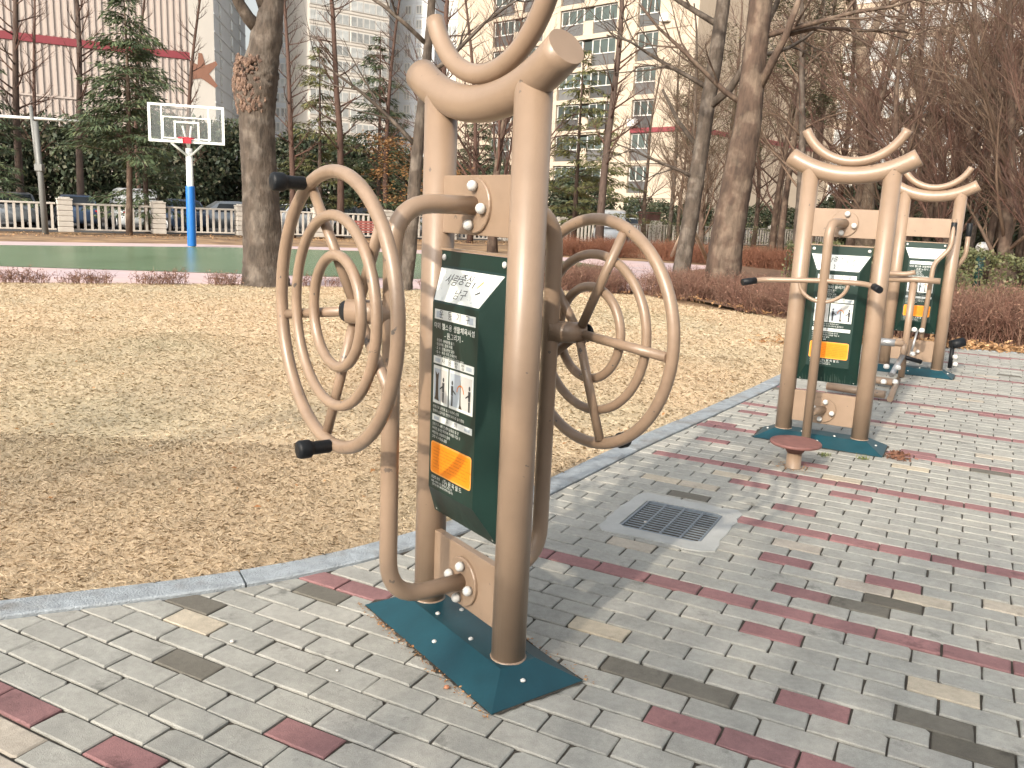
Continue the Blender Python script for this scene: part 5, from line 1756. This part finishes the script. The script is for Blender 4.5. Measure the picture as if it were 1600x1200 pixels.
# hall with ribbed cladding
Pa = pd(-140, 100, 57); Pb = pd(297, 100, 65)
Pa.z = Pb.z = 0
hd = (Pb - Pa); HL = hd.length; ha = math.atan2(hd.y, hd.x)
hall = tag(empty('hall_building', (Pa.x, Pa.y, -.06), ha), 'large hall with cream ribbed cladding and a dark red stripe', 'building')
zs1, zs0 = pd(150, 59, 61).z, pd(150, 71, 61).z
zj = pd(100, 149, 60).z
MB().box((HL / 2, 6.1, 11), (HL, 12, 22)).build('wall', CREAM, hall)
ribm = {}
def ribs(z0, z1):
    me = MB().box((0, -.04, (z0 + z1) / 2), (.13, .09, z1 - z0), bev=.02).mesh('rib', CREAM)
    k = 0; x = .2
    while x < HL - .1:
        link('rib', me, hall, (x, .1, 0)); x += .42
ribs(zj + .12, zs0 - .05); ribs(zs1 + .05, 21.5)
mb = MB(); x = .2
while x < HL - .1:
    mb.box((x, .06, zj / 2 - .1), (.13, .09, zj)); x += .42
o = mb.build('lower_ribs', CREAM, hall); o['kind'] = 'stuff'
MB().box((HL / 2, .045, (zs0 + zs1) / 2), (HL, .15, zs1 - zs0)).build('stripe', STRIPE, hall)
MB().box((HL / 2, .05, zj + .03), (HL, .14, .12)).build('joint_rail', CREAM, hall)

def tower(label, px0, px1, Y0, Y1, H, depth, m, cols, floors, fh, win, z0=2.0, wm=WGL):
    a, b = pd(px0, 200, Y0), pd(px1, 200, Y1); a.z = b.z = 0
    L = (b - a).length; ang = math.atan2(b.y - a.y, b.x - a.x)
    t = tag(empty('apartment_tower', (a.x, a.y, -.06), ang), label, 'building')
    MB().box((L / 2, depth / 2, H / 2), (L, depth, H)).build('wall', m, t)
    fr = MB().box((0, -.05, 0), (win[0] + .3, .16, win[1] + .3), mi=0)
    fr.box((-win[0] / 4 - .05, -.10, 0), (win[0] / 2 - .1, .1, win[1]), mi=1); fr.box((win[0] / 4 + .05, -.10, 0), (win[0] / 2 - .1, .1, win[1]), mi=1)
    fm = fr.mesh('window', [FRM, wm])
    for f in range(floors):
        for x in cols:
            link('window', fm, t, (x * L, .0, z0 + f * fh))
    sl = MB().box((0, 0, 0), (L, .1, .18)).mesh('floor_band', m)
    for f in range(floors):
        link('floor_band', sl, t, (L / 2, -.05, z0 + f * fh - 1.45))
    return t
twr = tower('white apartment block with a blank gable and small windows behind the hall', 338, 386, 150, 185, 80, 16, AWB, [.16, .5, .78], 22, 2.8, (1.2, 1.5))
ga, gb_ = pd(290, 200, 147), pd(338, 200, 150); ga.z = gb_.z = 0
gang = math.atan2(gb_.y - ga.y, gb_.x - ga.x)
gw = tag(empty('gable_wall', (ga.x, ga.y, -.06), gang), 'blank white apartment gable with an orange star emblem', 'building')
GL = (gb_ - ga).length
MB().box((GL / 2, 5, 40), (GL, 10, 80)).build('wall', AW, gw)
EMB = mat('emblem_orange', (.28, .14, .095), .7, .06, 1)
em = MB(); zc = pd(318, 112, 148).z; xc = GL * .58
for i_, a in enumerate((38, 150, 205, -40, 95)):
    r = math.radians(a); ca, sa = math.cos(r), math.sin(r)
    em.add([(xc + q[0] * ca - q[1] * sa, -.06 - .004 * i_, zc + q[0] * sa + q[1] * ca) for q in ((-.5, -.95), (3.0, -.35), (3.1, .25), (-.5, .95))], [(0, 1, 2, 3)])
em.build('star_emblem', EMB, gw)
tower('tall cool white apartment tower between the burl trunk and the cedars', 425, 484, 178, 176, 95, 20, AWB, [.12, .35, .6, .85], 28, 2.8, (1.4, 1.5))
tower('bright cream apartment tower behind the sparse cedar', 484, 606, 168, 178, 90, 20, AW, [.08, .24, .40, .58, .74, .90], 26, 2.8, (2.3, 1.6))
tower('pale blue apartment tower left of the nearest machine\'s arch', 606, 676, 190, 186, 95, 18, AWB, [.18, .42, .66, .88], 26, 2.8, (1.1, 1.4))
tower('pale apartment tower seen through the arches of the nearest machine', 690, 850, 150, 140, 70, 18, AW, [.08, .22, .36, .50, .64, .78, .92], 22, 2.8, (2.0, 1.6))

# near apartment: two balcony bays with a pier, and a bare flank
Cn = pd(1078, 200, 76); Cn.z = 0
dl = Vector((-.72, .69, 0)).normalized()     # along the balcony front, away to the left
dr = Vector((.70, .71, 0)).normalized()      # along the flank, away to the right
aang = math.atan2(-dl.y, -dl.x)
LF = 30.0
org = Cn + dl * LF
apt = tag(empty('apartment_block', (org.x, org.y, -.06), aang), 'cream apartment block with glazed balconies, pale piers and a bare flank', 'building')
# local x runs from far left (0) to the corner (LF); -y faces us
FH = 2.85; ZB = .55; NF = 12
bays = [(LF - 6.3, LF - .55), (LF - 15.4, LF - 8.6), (LF - 24.5, LF - 17.6)]
HT = ZB + NF * FH + 2
MB().box((LF / 2, 4.9, HT / 2), (LF - .02, 8, HT)).build('wall', WD, apt)
xs = [0] + [v for b_ in sorted(bays) for v in b_] + [LF]
for i in range(0, len(xs), 2):
    MB().box(((xs[i] + xs[i + 1]) / 2, .45, HT / 2), (xs[i + 1] - xs[i], .92, HT), bev=.02).build('pier', AC, apt)
fang = math.atan2(dr.y, dr.x) - aang
FLK = 34
MB().box((LF + math.cos(fang) * FLK / 2 - math.sin(fang) * 2 , math.sin(fang) * FLK / 2 + math.cos(fang) * 2, HT / 2), (FLK, 4, HT), fang).build('flank', AC, apt)
zr0 = pd(1030, 208, 78).z + .06
for i, (x0, x1) in enumerate(bays):
    W = x1 - x0
    slab = MB().box((0, 0, 0), (W + .02, 1.1, .42), bev=.02).mesh('floor_slab', AC)
    slabr = MB().box((0, 0, 0), (W + .02, 1.12, .42), bev=.02).mesh('floor_slab', STRIPE)
    # glazed balcony front: two wide windows either side of a panel
    ww = W * .40
    gl = MB()
    gl.box((0, 0, .52), (ww, .06, 1.18), mi=0); gl.box((0, -.005, -.72), (ww, .06, 1.10), mi=1)
    for q in (-.5, -.18, .18, .5):
        gl.box((q * (ww - .07), -.03, .52), (.075, .10, 1.2), mi=2)
    gl.box((0, -.03, 1.12), (ww, .10, .07), mi=2); gl.box((0, -.04, -.12), (ww, .12, .08), mi=2)
    gme = gl.mesh('balcony_window', [WG, WD, FRM])
    pan = MB().box((0, -.04, -.62), (W * .17, .2, 1.25), bev=.02).mesh('centre_panel', AC)
    cw = MB(); cw.box((0, 0, .5), (W * .15, .06, 1.1), mi=0); cw.box((-W * .085, -.02, .5), (.08, .1, 1.2), mi=1); cw.box((W * .085, -.02, .5), (.08, .1, 1.2), mi=1)
    cme = cw.mesh('centre_window', [WG, FRM])
    for f in range(NF):
        z = ZB + f * FH
        isr = abs(z - zr0) < FH / 2
        link('floor_slab', slabr if isr and i == 0 else slab, apt, ((x0 + x1) / 2, .50, z))
        zc = z + FH / 2
        for sx in (-1, 1):
            link('balcony_window', gme, apt, ((x0 + x1) / 2 + sx * (W * .5 - ww / 2 - .08), .25, zc))
        link('centre_panel', pan, apt, ((x0 + x1) / 2, .22, zc))
        link('centre_window', cme, apt, ((x0 + x1) / 2, .26, zc))
zr_i = ZB + round((zr0 - ZB) / FH) * FH
MB().box((LF + math.cos(fang) * FLK / 2 + math.sin(fang) * .03, math.sin(fang) * FLK / 2 - math.cos(fang) * .03, zr_i), (FLK, .1, .42), fang).build('flank_stripe', STRIPE, apt)
acb = MB().box((0, 0, 0), (.8, .5, .65), bev=.04).mesh('cooler_unit', WHITE)
for f, x in ((3, .35), (6, 3.1)):
    link('cooler_unit', acb, apt, (bays[0][0] + x, -.25, ZB + f * FH + .65))
# lower dark block at the apartment's foot and a plain block farther right
tower('plain pale block behind the grove on the east side', 1300, 1720, 95, 80, 40, 15, AC, [.06, .16, .26, .36, .46, .56, .66, .76, .86], 12, 2.85, (2.0, 1.6))

# ------------------------------------------------------------------ unseen trees behind the camera; evergreen row added to shade the near paving
SH = Vector((.5, .866, 0)).normalized(); TP = Vector((SH.y, -SH.x, 0))
shm = [quads_mesh('crown', bush_leaves(600 + i, 3400, 2.0, 2.75, (.09, .19), 14, .15), DEEPG, 4) for i in range(2)]
for i, (t_, s_, sx, sz) in enumerate([(-.55, -6.0, .86, 1.20), (.5, -6.0, 1.0, 1.17), (2.2, -5.8, 1.05, 1.14), (3.9, -6.0, 1.1, 1.1), (5.6, -5.8, 1.1, 1.1), (7.4, -5.8, 1.1, 1.1)]):
    p = TP * t_ + SH * s_
    put_tree('evergreen_shrub', ORD[i] + ' dense evergreen in the row along the path behind the machines', 'shrub', (p.x, p.y, -.05), stem_me, shm[i % 2], i * 1.3, (sx, sx, sz), 'evergreens along the path')
for i, (t_, s_, k) in enumerate([(-4.2, -8.5, 0)]):
    p = TP * t_ + SH * s_
    put_tree('bare_tree', ORD[i] + ' bare tree along the near edge of the lawn', 'tree', (p.x, p.y, -.05), gm[k][0], gm[k][1], i * 1.1, .9, 'bare trees along the near lawn', 'branches')
